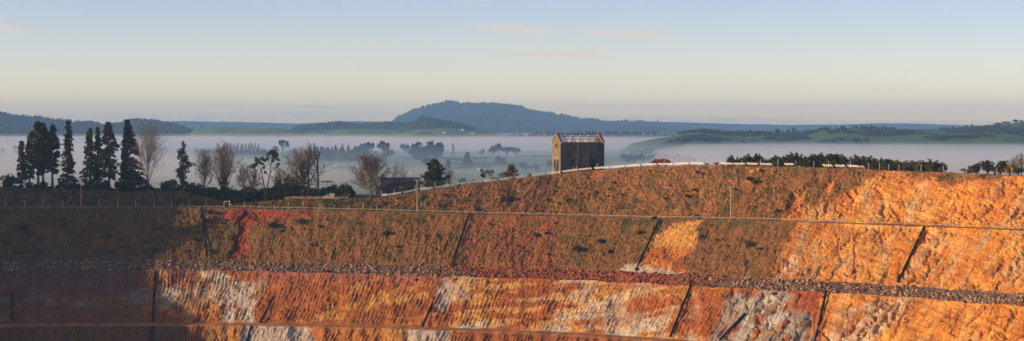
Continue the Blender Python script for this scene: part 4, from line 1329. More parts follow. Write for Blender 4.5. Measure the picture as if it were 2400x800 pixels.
def bar_between(name, p, q, w, h, mat, parent, me=None):
    p = Vector(p); q = Vector(q); d = q - p
    o = obj(name, UNIT_BAR.copy() if me is None else me, mat, parent, loc=(p + q) / 2)
    o.rotation_euler = d.to_track_quat('Y', 'Z').to_euler(); o.scale = (w, d.length, h)
    return o


def rail_fence(label, pts, post_h, post_w, rail_z, rail_h, mat, name='guard_rail', cat='guard rail', rails=1, overshoot=0.0, top_crank=0.0):
    base = pts[0]
    t = thing(name, label, cat, base)
    pm = UNIT_BOX.copy(); pm.materials.append(mat); rm = UNIT_BAR.copy(); rm.materials.append(mat)
    for i, p in enumerate(pts):
        l = p - base
        obj('post', pm, None, t, loc=l - Vector((0, 0, 0.25)), scale=(post_w, post_w, post_h + 0.25 + random.uniform(-.05, .08)))
        if i and rails:
            a = pts[i - 1] - base
            for r in range(rails):
                z = rail_z - r * rail_h * 1.7
                bar_between('rail', a + Vector((0, -post_w * .6, z + random.uniform(-.03, .03))), l + Vector((0, -post_w * .6, z + random.uniform(-.03, .03))), 0.10, rail_h, None, t, rm)
    return t


def spaced(p0, p1, step, f):
    n = max(1, int(round((p1 - p0) / step)))
    return [f(p0 + (p1 - p0) * i / n) for i in range(n + 1)]


rail_fence('long grey timber guard rail along the bench road below the ruin', spaced(548, 2640, 18.6, road_pt), 1.05, 0.26, 0.82, 0.24, M_TIMBER)
rail_fence('low timber guard rail along the shaded left part of the bench road', spaced(-12, 528, 21.0, road_pt), 0.8, 0.2, 0.62, 0.2, M_TIMBER)
rail_fence('short timber rail with double boards at the car park edge', spaced(668, 795, 17.6, lambda px: ground(px, crest_d(px) + 1.4)), 1.0, 0.22, 0.85, 0.24, M_TIMBER, rails=2)


def post_fence(label, spots_, h, w, mat, wires=2, crank=0.0):
    base = spots_[0]
    t = thing('post_fence', label, 'fence', base)
    mb = MB(); mb.box((0, 0, h / 2 - 0.15), (w, w, h + 0.3))
    if crank:
        mb.beam((0, 0, h), (-crank, -crank * 0.6, h + crank), w * 0.8)
    pm = mb.mesh('post'); pm.materials.append(mat)
    for i, p in enumerate(spots_):
        o = obj('post', pm, None, t, loc=p - base, scale=(1, 1, random.uniform(0.88, 1.12)))
        o.rotation_euler = (random.uniform(-.03, .03), random.uniform(-.03, .03), 0)
        if i:
            for r in range(wires):
                a = spots_[i - 1] - base; l = p - base; z = h * (0.5 + 0.4 * r)
                MB().tube([a + Vector((0, 0, z)), (a + l) / 2 + Vector((0, 0, z - .05)), l + Vector((0, 0, z))], [0.012] * 3, 3, cap=False).build('wire', M_WIRE, t)
    return t


def inner_pt(px):
    d = pri(px, 'd1i') + 0.4
    return ground(px, d)


post_fence('fence of pale cranked posts above the shaded left bench road', [inner_pt(p) for p in (13, 58, 102, 147, 233, 276, 318, 361, 402, 442, 483)], 2.0, 0.17, M_CONCPOST, crank=0.3)
post_fence('fence of pale posts on the green bank below the car park', [inner_pt(p) for p in (573, 608, 643, 676, 711, 747, 783, 818, 852, 882, 912)], 2.0, 0.17, M_CONCPOST)
post_fence('fence of tall pale posts along the hill crest by the ruin', [ground(p, crest_d(p) + 1.3) for p in (894, 924, 972.5, 1020, 1067, 1115, 1162, 1205, 1251, 1300, 1343, 1351, 1399, 1440, 1478, 1513, 1557, 1600, 1650)], 2.3, 0.2, M_CONCPOST, wires=1)
post_fence('fence of weathered posts along the right crest before the scrub', [ground(p, crest_d(p) + 1.6) for p in (1698, 1739, 1782, 1823, 1864.5, 1907.5, 1942, 1993, 2036, 2061, 2083, 2107, 2158.5, 2211, 2265, 2299.5, 2336, 2372, 2410)], 2.2, 0.17, M_CONCPOST, wires=1)
# field gate at the head of the left bench
gp = [inner_pt(p) for p in (525, 538)]
t = thing('field_gate', 'small timber gate with one top bar beside the red slip', 'gate', gp[0])
obj('post', MB().box((0, 0, 0.8), (0.22, 0.22, 2.2)).mesh('post'), M_CONCPOST, t); obj('post', MB().box((0, 0, 1.1), (0.28, 0.28, 2.8)).mesh('post'), M_CONCPOST, t, loc=gp[1] - gp[0])
bar_between('top_bar', Vector((0, 0, 1.75)), gp[1] - gp[0] + Vector((0, 0, 2.1)), 0.12, 0.18, M_CONCPOST, t)
bar_between('brace', gp[1] - gp[0] + Vector((0.1, 0, 1.2)), gp[1] - gp[0] + Vector((1.5, -0.5, 0.1)), 0.12, 0.16, M_CONCPOST, t)


# ------------------------------------------------------------------ white zigzag barriers on the crest
def zigzag_panel(L, slope):
    mb = MB(); per = 0.72; n = int(L / per)
    for i in range(n):
        x = (i + 0.25) * per
        mb.box((x, -0.05, 0.92 + slope * x), (0.34, 0.10, 0.34)); mb.box((x + per / 2, 0.05, 0.58 + slope * (x + per / 2)), (0.34, 0.10, 0.34))
    return mb


def barrier(label, p0, p1, n_pan, skip=(), end_board=False):
    base = ground(p0, crest_d(p0) + 0.9)
    t = thing('white_barrier', label, 'barrier', base)
    edges = np.linspace(p0, p1, n_pan + 1)
    for i in range(n_pan):
        if i in skip:
            continue
        a = ground(edges[i], crest_d(edges[i]) + 0.9); b_ = ground(edges[i + 1], crest_d(edges[i + 1]) + 0.9)
        v = b_ - a; L = math.hypot(v.x, v.y) - 0.25
        mb = zigzag_panel(L, v.z / max(L, 0.1))
        o = mb.build('panel', M_WHITE, t, loc=a - base); o.rotation_euler = (0, 0, math.atan2(v.y, v.x)); tag(o, kind='stuff')
        for f in (0.04, 0.96):
            q = a + v * f
            MB().box((0, 0, 0.45), (0.12, 0.12, 1.3)).build('post', M_DARKSTEEL, t, loc=q - base + Vector((0, 0.12, 0)))
    if end_board:
        MB().box((-1.0, 0, 0.75), (1.6, 0.1, 0.75)).build('end_board', M_WHITE, t)
    return t


barrier('long white zigzag barrier climbing the crest past the ruin', 908, 1654, 20, end_board=True)
barrier('white zigzag barrier at the left end of the scrub row', 1688, 1813, 4)
barrier('short white zigzag barrier, smallest of the four', 1838, 1866, 1)
barrier('white zigzag barrier before the middle of the scrub row', 1928, 2016, 3)
tb = ground(2020, crest_d(2020) + 0.9)
t = thing('barrier_end_block', 'pale pink end block closing the rightmost white barrier', 'barrier', tb)
MB().box((0, 0, 0.75), (1.2, 0.3, 0.7)).build('block', M_PALE, t); MB().box((0, 0.2, 0.2), (0.3, 0.2, 1.0)).build('post', M_DARKSTEEL, t)

# ------------------------------------------------------------------ power poles and wires
M_POLE = noisy('weathered_pole', (0.30, 0.23, 0.16), (0.46, 0.36, 0.26), 1.0, stretch=(1, 1, 0.2))
TOPS = []
for px, yt, yb, lab in ((190, 418, 483, 'power pole with a lamp arm standing before the left conifers'), (978, 421, 491, 'power pole in front of the round evergreen and the barrier'), (1713, 437, 513, 'power pole standing against the brown slope at right')):
    d = pri(px, 'd1i') - 0.8
    z = float(road_pt(px, 3.5).z)
    b = Vector(((px - CX) / F * d, d, z)); H = (HY - yt) / F * d - z
    t = thing('power_pole', lab, 'pole', b)
    MB().tube([(0, 0, -0.8), (0, 0, H * .5), (0, 0, H)], [0.23, 0.20, 0.16], 8).build('pole', M_POLE, t)
    ca = MB().box((0, -0.22, H - 0.35), (2.4, 0.14, 0.2)).build('crossarm', M_POLE, t)
    for x in (-1.05, -0.4, 0.4, 1.05):
        MB().tube([(x, -0.22, H - 0.25), (x, -0.22, H + 0.02)], [0.07, 0.05], 6).build('insulator', M_PALE, ca)
    if px == 190:
        MB().beam((0, 0, H - 0.1), (1.6, -0.3, H + 0.25), 0.1).build('lamp_arm', M_POLE, t); MB().box((1.9, -0.35, H + 0.22), (0.8, 0.3, 0.18)).build('lamp_head', M_PALE, t)
    TOPS.append(b + Vector((0, -0.22, H)))
TOPS = [P(-420, 400, 760)] + TOPS + [P(2700, 470, 600)]
WL = ['left edge to the left pole', 'the left pole to the middle pole', 'the middle pole to the right pole', 'the right pole to the right edge']
for i in range(1, 3):
    for j, x in enumerate((-1.05, 1.05)):
        a = TOPS[i] + Vector((x, 0, 0)); b_ = TOPS[i + 1] + Vector((x, 0, 0))
        pts = []
        for q in range(25):
            u = q / 24
            pts.append(a.lerp(b_, u) - Vector((0, 0, 2.4 * 4 * u * (1 - u))))
        o = MB().tube(pts, [0.02] * 25, 4).build('overhead_wire', M_WIRE)
        tag(o, ('upper ' if j else 'lower ') + 'thin overhead wire from ' + WL[i], 'wire')

# ------------------------------------------------------------------ black drain flumes down the batters
M_DRAIN = noisy('black_drain_pipe', (0.012, 0.011, 0.011), (0.035, 0.03, 0.028), 1.0, rough=0.6)
DR = [((1100, 505), (1057, 628), 'black drain flume down the brown batter below the ruin'), ((1546, 518), (1490, 637), 'black drain flume left of the orange scar'), ((2166, 534), (2104, 664), 'black drain flume down the ochre batter at right'), ((472, 490), (486, 606), 'dark drain flume down the shaded grass batter'),
      ((365, 637), (357, 758), 'upright black drain flume beside the white rock patch'), ((30, 690), (27, 752), 'short black drain flume at the left edge'), ((641, 696), (610, 758), 'short black drain flume on the rust red lower batter'), ((1013, 713), (989, 768), 'short black drain flume in the middle of the lower batter'),
      ((1622, 664), (1571, 794), 'long black drain flume on the lower batter below the red rubble'), ((1936, 686), (1908, 806), 'black drain flume between grey rock and orange rock'), ((1745, 738), (1685, 800), 'slanting black pipe across the grey lower rock'), ((588, 766), (578, 806), 'black drain flume end at the bottom of the photo'),
      ((356, 768), (352, 806), 'black drain flume at the bottom left of the photo')]
for (a, b_, lab) in DR:
    pts = []
    for q in range(15):
        u = q / 14
        p = wall(a[0] + (b_[0] - a[0]) * u, a[1] + (b_[1] - a[1]) * u)
        pts.append(p)
    # a straight flume resting on the high points of the slope
    p0, p1 = pts[0], pts[-1]; lift = 0.0
    for q in range(15):
        s = p0.lerp(p1, q / 14); lift = max(lift, pts[q].z - s.z - (pts[q].y - s.y) * 0.5)
    lift = min(lift, 0.5) + 0.12
    up = Vector((0, -0.5, 0.85)) * lift
    t = thing('drain_flume', lab, 'drain', p0)
    d = (p1 - p0); ax = d.normalized(); side = ax.cross(Vector((0, -0.6, 0.8))).normalized(); nr = side.cross(ax)
    if nr.y > 0: nr = -nr
    mb = MB(); n = 7
    for e in (0, 1):
        for r in (0.38, 0.31):
            for q in range(n):
                an = math.pi * (1 + q / (n - 1))
                mb.v.append(tuple(d * e + up + side * (r * math.cos(an)) + nr * (r * math.sin(an) + 0.3)))
    for lay in (0, 1):
        o1 = lay * n; o2 = 2 * n + lay * n
        for q in range(n - 1):
            mb.f.append((o1 + q, o1 + q + 1, o2 + q + 1, o2 + q))
    for q in (0, n - 1):
        mb.f.append((q, n + q, 3 * n + q, 2 * n + q))
    mb.build('channel', M_DRAIN, t)
    nb = max(2, int(d.length / 5))
    for q in range(nb + 1):
        c = d * (q / nb) * 0.98 + up
        MB().beam(c - side * 0.5 + nr * 0.25, c + side * 0.5 + nr * 0.25, 0.22, 0.14, up=nr).build('bracket', M_DRAIN, t)

# ------------------------------------------------------------------ headframe tower
M_RUST = noisy('rusty_tower_steel', (0.045, 0.03, 0.022), (0.13, 0.075, 0.045), 0.8, rough=0.7)


def headframe():
    b, h = spot(733, 15, 357)
    t = thing('lattice_tower', 'rusty lattice headframe tower with a railed top platform in the bare tree', 'tower', b)
    w = sc(11.5, b.y); dpt = 3.4
    foot = {(-1, -1): (-w * 1.15, 0, 0), (1, -1): (w * 1.15, 0, 0), (-1, 1): (-w * 1.15, dpt, 0), (1, 1): (w * 1.15, dpt, 0)}
    top = {k: Vector((k[0] * w * 0.85, 0.4 if k[1] < 0 else dpt - 0.4, h - 1.2)) for k in foot}
    for kf, p in foot.items():
        MB().beam(Vector(p) - Vector((0, 0, 0.3)), top[kf], 0.34).build('leg', M_RUST, t)
    for lv in range(3):
        u0, u1 = lv / 3, (lv + 1) / 3
        for sy in (-1, 1):
            A = Vector(foot[(-1, sy)]).lerp(top[(-1, sy)], u0); B = Vector(foot[(1, sy)]).lerp(top[(1, sy)], u1)
            A2 = Vector(foot[(1, sy)]).lerp(top[(1, sy)], u0); B2 = Vector(foot[(-1, sy)]).lerp(top[(-1, sy)], u1)
            MB().beam(A, B, 0.2).build('brace', M_RUST, t); MB().beam(A2, B2, 0.19).build('brace', M_RUST, t)
            MB().beam(B2, B, 0.22).build('girt', M_RUST, t)
    for sx in (-1, 1):
        MB().beam(top[(sx, -1)], top[(sx, 1)], 0.25).build('girt', M_RUST, t)
    pl = MB().box((0, dpt / 2, h - 1.1), (w * 2.5, dpt + 0.8, 0.28)).build('platform', M_RUST, t)
    MB().box((0, -0.3, h - 0.02), (w * 2.5, 0.16, 0.22)).build('top_rail', M_RUST, pl); MB().box((0, dpt + 0.3, h - 0.02), (w * 2.5, 0.16, 0.22)).build('top_rail', M_RUST, pl)
    for i in range(4):
        x = -w * 1.25 + i * w * 2.5 / 3
        for y in (-0.3, dpt + 0.3):
            MB().box((x, y, h - 0.5), (0.34, 0.18, 1.0)).build('stanchion', M_RUST, pl)
    for x in (-w * 0.55, w * 0.45):
        MB().tube([(x, dpt / 2 - 0.15, h + 0.4), (x, dpt / 2 + 0.15, h + 0.4)], [0.42, 0.42], 12).build('sheave_wheel', M_RUST, t)
        MB().box((x, dpt / 2, h + 0.0), (0.2, 0.5, 1.8)).build('sheave_stand', M_RUST, t)
    MB().beam((-w * 0.4, 0.3, h - 1.2), (-w * 2.2, -1.0, 0), 0.3).build('back_leg', M_RUST, t)


headframe()

# ------------------------------------------------------------------ shed
def shed():
    d = crest_d(935) + 24
    z = gz(935, d) - 0.3
    k = d / F
    x0, x1 = (893 - CX) * k, (983 - CX) * k
    H = (HY - 418.5) * k - z
    W = x1 - x0
    t = thing('long_shed', 'long dark blue flat roofed shed behind the left end of the barrier', 'shed', (x0, d, z))
    m = noisy('dark_blue_cladding', (0.028, 0.034, 0.055), (0.05, 0.058, 0.09), 0.6, rough=0.6)
    MB().box((W / 2, 4, H / 2), (W, 8, H)).build('wall', m, t)
    for i in range(16):
        MB().box((W * (i + 0.5) / 16, -0.03, H / 2), (0.12, 0.07, H - 0.1)).build('cladding_rib', m, t)
    MB().box((W / 2, 4, H + 0.1), (W + 0.6, 8.6, 0.24)).build('roof', noisy('shed_roof', (0.06, 0.065, 0.085), (0.11, 0.115, 0.14), 0.5, rough=0.5), t)
    MB().box((-1.1, 2, H * 0.34), (2.0, 4, H * 0.68)).build('side_porch', M_PALE, t)
    for x in (-1.7, -1.1, -0.5):
        MB().box((x, -0.04, H * 0.3), (0.32, 0.08, H * 0.5)).build('porch_door', M_DARKSTEEL, t)
    MB().box((W * 0.62, -0.05, H * 0.33), (2.4, 0.09, H * 0.62)).build('roller_door', m, t)


shed()


# ------------------------------------------------------------------ parked vehicles
def wheel(parent, x, y, r):
    w = MB().tube([(x, y - 0.12, r), (x, y + 0.12, r)], [r, r], 14).build('wheel', noisy_tyre, parent)
    MB().tube([(x, y - 0.135, r), (x, y + 0.135, r)], [r * 0.58, r * 0.58], 10).build('rim', M_STEELRIM, w)


noisy_tyre = noisy('tyre_rubber', (0.012, 0.012, 0.012), (0.03, 0.03, 0.03), 3.0)
M_STEELRIM = noisy('wheel_rim', (0.3, 0.3, 0.3), (0.5, 0.5, 0.5), 3.0, rough=0.4)
M_GLASS = noisy('car_glass', (0.02, 0.025, 0.03), (0.04, 0.045, 0.05), 1.0, rough=0.1, spec=0.6)
M_LAMP = noisy('headlamp_lens', (0.6, 0.6, 0.55), (0.75, 0.75, 0.7), 2.0, rough=0.2)


def side_prism(mb, prof, y0, y1):
    mb.prism([Vector((x, 0, z)) for x, z in prof], (0, y0, 0), (0, y1, 0))
    return mb


def pickup():
    d = crest_d(770) + 13; b = ground(770, d)
    m = noisy('white_vehicle_paint', (0.58, 0.58, 0.57), (0.70, 0.70, 0.69), 1.0, rough=0.35, spec=0.4)
    t = thing('pickup_truck', 'white pickup with a square box canopy parked left of the dark one', 'vehicle', b)
    side_prism(MB(), [(-2.2, 0.45), (2.1, 0.45), (2.1, 1.0), (-0.75, 1.05), (-2.05, 0.98), (-2.25, 0.8)], -0.85, 0.85).build('body', m, t)
    side_prism(MB(), [(-0.95, 1.05), (0.45, 1.05), (0.40, 1.68), (-0.45, 1.70)], -0.78, 0.78).build('cabin', m, t)
    for y in (-0.795, 0.795):
        side_prism(MB(), [(-0.72, 1.12), (0.30, 1.12), (0.28, 1.58), (-0.42, 1.60)], y - 0.01, y + 0.01).build('window', M_GLASS, t)
    MB().box((1.28, 0, 1.45), (1.6, 1.66, 1.1)).build('box_canopy', m, t)
    for x in (-1.4, 1.35):
        for y in (-0.78, 0.78): wheel(t, x, y, 0.36)
    for y in (-0.6, 0.6): MB().box((-2.24, y, 0.82), (0.08, 0.32, 0.16)).build('headlight', M_LAMP, t)
    MB().box((-2.3, 0, 0.52), (0.14, 1.6, 0.2)).build('bumper', M_DARKSTEEL, t)
    t.rotation_euler = (0, 0, 0.12)


def suv():
    d = crest_d(806) + 12; b = ground(806, d)
    m = noisy('dark_vehicle_paint', (0.018, 0.022, 0.032), (0.04, 0.046, 0.06), 1.0, rough=0.3, spec=0.5)
    t = thing('off_road_car', 'dark blue off road car with a pale lower sill parked by the shrubs', 'vehicle', b)
    side_prism(MB(), [(-2.3, 0.5), (2.25, 0.5), (2.28, 1.12), (-1.0, 1.15), (-2.2, 1.05), (-2.35, 0.85)], -0.92, 0.92).build('body', m, t)
    side_prism(MB(), [(-1.1, 1.15), (2.15, 1.13), (2.0, 1.78), (-0.55, 1.82)], -0.85, 0.85).build('cabin', m, t)
    for y in (-0.865, 0.865):
        for (xa, xb) in ((-0.75, 0.25), (0.4, 1.2), (1.32, 1.95)):
            side_prism(MB(), [(xa, 1.22), (xb, 1.22), (xb, 1.66), (xa + (0.2 if xa < 0 else 0), 1.68)], y - 0.012, y + 0.012).build('window', M_GLASS, t)
        MB().box((0, y * 1.085, 0.62), (2.7, 0.06, 0.2)).build('side_sill', M_STEELRIM, t)
    for x in (-1.45, 1.45):
        for y in (-0.84, 0.84): wheel(t, x, y, 0.4)
    for y in (-0.65, 0.65): MB().box((-2.36, y, 0.92), (0.08, 0.32, 0.18)).build('headlight', M_LAMP, t)
    MB().box((-2.42, 0, 0.6), (0.16, 1.75, 0.24)).build('bumper', M_STEELRIM, t)
    MB().box((2.42, 0, 0.95), (0.2, 0.62, 0.62)).build('spare_wheel', noisy_tyre, t)
    t.rotation_euler = (0, 0, -0.08)


pickup(); suv()
# ------------------------------------------------------------------ rubble on the bench
def ico_rock(seed):
    rng = np.random.default_rng(seed)
    bm = bmesh.new(); bmesh.ops.create_icosphere(bm, subdivisions=1, radius=1.0)
    v = np.array([tuple(x.co) for x in bm.verts]); f = np.array([[q.index for q in p.verts] for p in bm.faces]); bm.free()
    v = v * (0.7 + 0.5 * rng.random((len(v), 1))) * np.array([1.15, 0.9, 0.75])
    return v, f


ROCKS = [ico_rock(s) for s in range(8)]


def scatter_rocks(name, label, pts, sizes, cols, mat):
    vs, fs, cs = [], [], []; o = 0
    rng = np.random.default_rng(3)
    for i, p in enumerate(pts):
        v, f = ROCKS[i % 8]
        a = rng.random() * 6.28; b = rng.random() * 6.28
        R = np.array(Matrix.Rotation(a, 3, 'Z') @ Matrix.Rotation(b, 3, 'X'))
        vs.append(v @ R.T * sizes[i] + p); fs.append(f + o); o += len(v); cs.append(np.tile(cols[i], (len(v), 1)))
    me = new_mesh(name, np.concatenate(vs), np.concatenate(fs)); set_color(me, np.concatenate(cs))
    return tag(obj(name, me, mat), label, None, kind='stuff')


MAT_ROCK = attr_material('rubble_rock', bump=0.3, bump_scale=3.0, bump_dist=0.1, tone=0.25, tone_scale=2.0)


def rubble():
    rng = np.random.default_rng(11)
    rows = np.where((RZ == zi['rubble']) | (RZ == zi['lip']))[0]
    cmask = np.where((PX > -120) & (PX < 2690))[0]
    n = 13200
    r = rows[rng.integers(0, len(rows), n)]; c = cmask[rng.integers(0, len(cmask), n)]
    pts = np.stack([VX[r, c], VY[r, c], VZ[r, c]], 1) + rng.normal(size=(n, 3)) * np.array([0.15, 0.15, 0.06])
    patch = fbm(S[r, c] / 5, T[r, c] / 2, 3, 77)
    size = (0.15 + 0.46 * rng.random(n) ** 2.6) * (1 + 0.7 * patch)
    keep = rng.random(n) < np.clip(0.75 + 1.6 * patch, 0.15, 1)
    spill = rng.random(n) < 0.05                              # a few stones have rolled down the batter below
    pts[spill, 1] -= 1.5; pts[spill, 2] -= 1.2 + 0.2
    r, c, pts, size = r[keep], c[keep], pts[keep], size[keep]; n = len(r)
    pts[:, 2] += size * 0.25
    red = (sstep(1000, 1150, PX[c]) * sstep(1760, 1560, PX[c]) * 0.9 + 0.12)[:, None]
    red = (rng.random((n, 1)) < red) * 1.0
    g = rng.random((n, 1))
    grey = np.array([0.17, 0.10, 0.066]) * (1 - g) + np.array([0.42, 0.285, 0.185]) * g
    rd = np.array([0.22, 0.06, 0.03]) * (1 - g) + np.array([0.42, 0.13, 0.06]) * g
    dk = (rng.random((n, 1)) < 0.35)
    col = np.where(red > 0, rd, grey) * np.where(dk, 0.35, 1.0)
    scatter_rocks('rubble_bench', 'band of grey and reddish broken rock along the middle bench', pts, size, col, MAT_ROCK)


rubble()

# loose stones and clods on the rock faces
def clods():
    rng = np.random.default_rng(12)
    n = 5200
    rows = np.where(np.isin(RZ, [zi['batter'], zi['mid'], zi['upper'], zi['lower']]))[0]
    cm_ = np.where((PX > 560) & (PX < 2480))[0]
    r = rows[rng.integers(0, len(rows), n)]; c = cm_[rng.integers(0, len(cm_), n)]
    keep = (COLR[r, c, 0] > 0.3)
    r, c = r[keep], c[keep]; n = len(r)
    pts = np.stack([VX[r, c], VY[r, c], VZ[r, c]], 1); size = 0.07 + 0.22 * rng.random(n) ** 3
    scatter_rocks('loose_stones', 'loose stones and clods lying on the orange slopes', pts, size, COLR[r, c] * (0.75 + 0.5 * rng.random((n, 1))), MAT_ROCK)


clods()

# ------------------------------------------------------------------ dry grass tufts over the grassy batters
def tufts():
    rng = np.random.default_rng(21)
    rows = np.where(np.isin(RZ, [zi['mid'], zi['upper'], zi['crown'], zi['plateau']]))[0]
    cm_ = np.where((PX > -110) & (PX < 2500))[0]
    n = 60000
    r = rows[rng.integers(0, len(rows), n)]; c = cm_[rng.integers(0, len(cm_), n)]
    d = fbm(S[r, c] / 6, T[r, c] / 5, 3, 501) + 0.35 * rng.normal(size=n) * 0.5
    g = (COLR[r, c, 0] < 0.30) & (d > -0.12)
    g &= ~((RZ[r] == zi['plateau']) & (VY[r, c] > PR['d0'][c] + 25))
    r, c = r[g], c[g]; n = len(r)
    base = np.stack([VX[r, c], VY[r, c], VZ[r, c]], 1)
    h = 0.14 + 0.34 * rng.random(n) ** 2
    h *= np.where(RZ[r] == zi['upper'], 1.05, 0.85)
    vs = []
    for k in range(3):
        a = rng.random(n) * 6.28
        dx = np.stack([np.cos(a), np.sin(a), 0 * a], 1); w = (0.10 + 0.16 * rng.random(n))[:, None] * (0.6 + h[:, None])
        tip = base + np.stack([rng.normal(size=n) * 0.14, rng.normal(size=n) * 0.14, h], 1)
        vs.append(np.stack([base - dx * w - [0, 0, .05], base + dx * w - [0, 0, .05], tip], 1))
    v = np.concatenate(vs).reshape(-1, 3); f = np.arange(len(v)).reshape(-1, 3)
    col = COLR[r, c] * (0.65 + 0.8 * rng.random((n, 1)))
    straw = (rng.random((n, 1)) < 0.35)
    col = np.where(straw, np.array([0.34, 0.20, 0.075]) * (0.6 + 0.6 * rng.random((n, 1))) * np.clip(col.max(1, keepdims=True) / 0.16, 0.3, 1.2), col)
    me = new_mesh('dry_grass', v, f); set_color(me, np.repeat(np.concatenate([col] * 3), 3, axis=0))
    tag(obj('dry_grass', me, attr_material('grass_blades', bump=0, tone=0.1)), 'short dry grass tufts covering the upper batters', None, kind='stuff')


tufts()

# ------------------------------------------------------------------ separate bushes growing on the slopes
BUSH = [(905, 553, 26, 'brown green spreading bush left of the middle of the upper grass batter', M_KANUKA), (1352, 590, 30, 'reddish brown wide bush low on the middle batter', M_KANUKA), (1408, 572, 24, 'dark bush right above the reddish brown wide bush', M_KANUKA),
        (1190, 474, 30, 'dark red brown bush below the ruin', M_KANUKA), (1500, 550, 22, 'dark bush left of the drain by the orange scar', M_KANUKA), (1533, 515, 18, 'bush at the guard rail above the drain flume', M_KANUKA), (1642, 562, 24, 'dark bush right of the orange scar', M_KANUKA),
        (1755, 580, 28, 'brown bush on the ribbed slope right of the scar', M_KANUKA), (1758, 424, 20, 'dark upright bush high on the right brown slope', M_SHRUB), (1772, 433, 26, 'bright green low bush high on the right brown slope', M_GREENSHRUB), (1820, 500, 22, 'green bush beside the lower end of the orange slide', M_GREENSHRUB),
        (903, 484, 24, 'olive bush standing at the bend of the guard rail', M_KANUKA), (1255, 556, 20, 'small dark bush below the middle guard rail', M_KANUKA), (1610, 466, 22, 'small green bush in the middle of the right brown slope', M_GREENSHRUB), (208, 602, 16, 'bright yellow bush standing alone above the left rubble', M_GOLD),
        (640, 533, 26, 'green bush below the red strip', M_SHRUB), (705, 527, 30, 'dark green bushy clump right of the red strip', M_GREENSHRUB), (55, 543, 34, 'largest brown bush on the shaded left batter', M_KANUKA), (150, 535, 24, 'brown bush on the shaded left batter right of the largest', M_KANUKA)]
for i, (px, py, w, lab, mat) in enumerate(BUSH):
    p = wall(px, py)
    ww = sc(w, p.y)
    shrub('slope_bush', lab, 'bush', p, ww * (0.62 if px != 208 else 1.3), ww, mat, 'round' if px != 208 else 'upright', i, 'bushes growing on the batters', sink=0.1)
rng = np.random.default_rng(31)
n_b = 0
while n_b < 150:
    left_side = n_b < 90
    px = rng.uniform(0, 540) if left_side else rng.uniform(580, 1800)
    py = rng.uniform(494, 600)
    if not left_side and rng.random() < 0.4:
        py = np.interp(px, XC, YC) + rng.uniform(8, 80)
    p = wall(px, py); c = col_i(px)
    if in_poly(np.array([px]), np.array([py]), [(1500, 650), (1545, 540), (1650, 515), (1610, 650)])[0] or py > 605:
        continue
    w = rng.uniform(0.9, 2.4)
    shrub('slope_shrub', 'small brown shrub dotted over the shaded left batter' if left_side else 'small dark shrub dotted over the brown sunlit batters', 'bush', p, w * rng.uniform(0.5, 0.8), w, M_KANUKA if rng.random() < 0.8 else M_GREENSHRUB, 'round', n_b,
          'small shrubs on the shaded left batter' if left_side else 'small shrubs on the sunlit batters', stem=False, sink=0.08)
    n_b += 1

# ------------------------------------------------------------------ trees standing in the valley fog
def far_variant(kind, seed):
    rng = np.random.default_rng(seed); bl = []; st = MB()
    if kind == 'umbrella':
        st.tube([(0, 0, -0.05), (0.02, 0, 0.5), (0, 0, 0.8)], [0.035, 0.025, 0.012], 5)
        for q in range(12):
            a = rng.random() * 6.28; r = 0.42 * rng.random() ** 0.5; z = 0.62 + 0.32 * rng.random() * (1 - r)
            bl.append(((r * math.cos(a), r * math.sin(a), z), (0.13, 0.13, 0.09))); st.tube([(0, 0, 0.4), (r * math.cos(a), r * math.sin(a), z)], [0.016, 0.008], 3)
    elif kind == 'round':
        st.tube([(0, 0, -0.05), (0, 0, 0.5)], [0.04, 0.02], 5)
        for q in range(14):
            a = rng.random() * 6.28; r = 0.34 * rng.random() ** 0.5; z = 0.3 + 0.5 * rng.random() * (1.1 - r)
            bl.append(((r * math.cos(a), r * math.sin(a), z), (0.17, 0.17, 0.16)))
    else:
        st.tube([(0, 0, -0.05), (0, 0, 0.8)], [0.03, 0.01], 5)
        for q in range(12):
            z = 0.12 + 0.84 * q / 11; w = 0.24 * (1 - q / 12.5) ** 0.8
            a = rng.random() * 6.28
            bl.append(((0.25 * w * math.cos(a), 0.25 * w * math.sin(a), z), (w, w, 0.08)))
    return cloud_mesh('crown', bl, 560, 0.06, seed, 0.25), st.mesh('trunk')


FARV = {}
def far_tree(label, px, ytop, d=None, ybase=None, wpx=30, kind='round', var=0, mat=None, group=None, z=None, name='valley_tree'):
    mat = mat or M_FARLEAF
    key = (kind, var % 4, mat.name)
    if key not in FARV:
        c, s = far_variant(kind, 900 + var % 4 + {'umbrella': 0, 'round': 40, 'cone': 80}[kind])
        c.materials.append(mat); s.materials.append(M_BARK); FARV[key] = (c, s)
    if d is None:
        d = PLAIN * F / (HY - ybase)
    zz = PLAIN - 0.3 if z is None else z
    h = (HY - ytop) / F * d - zz
    base = {'umbrella': 1.1, 'round': 0.95, 'cone': 0.5}[kind]
    w = sc(wpx, d) / base
    t = thing(name, label, 'tree', ((px - CX) / F * d, d, zz), random.random() * 6.28, group, (w, w, h))
    c, s = FARV[key]
    obj('crown', c, None, t); obj('trunk', s, None, t)
    return t


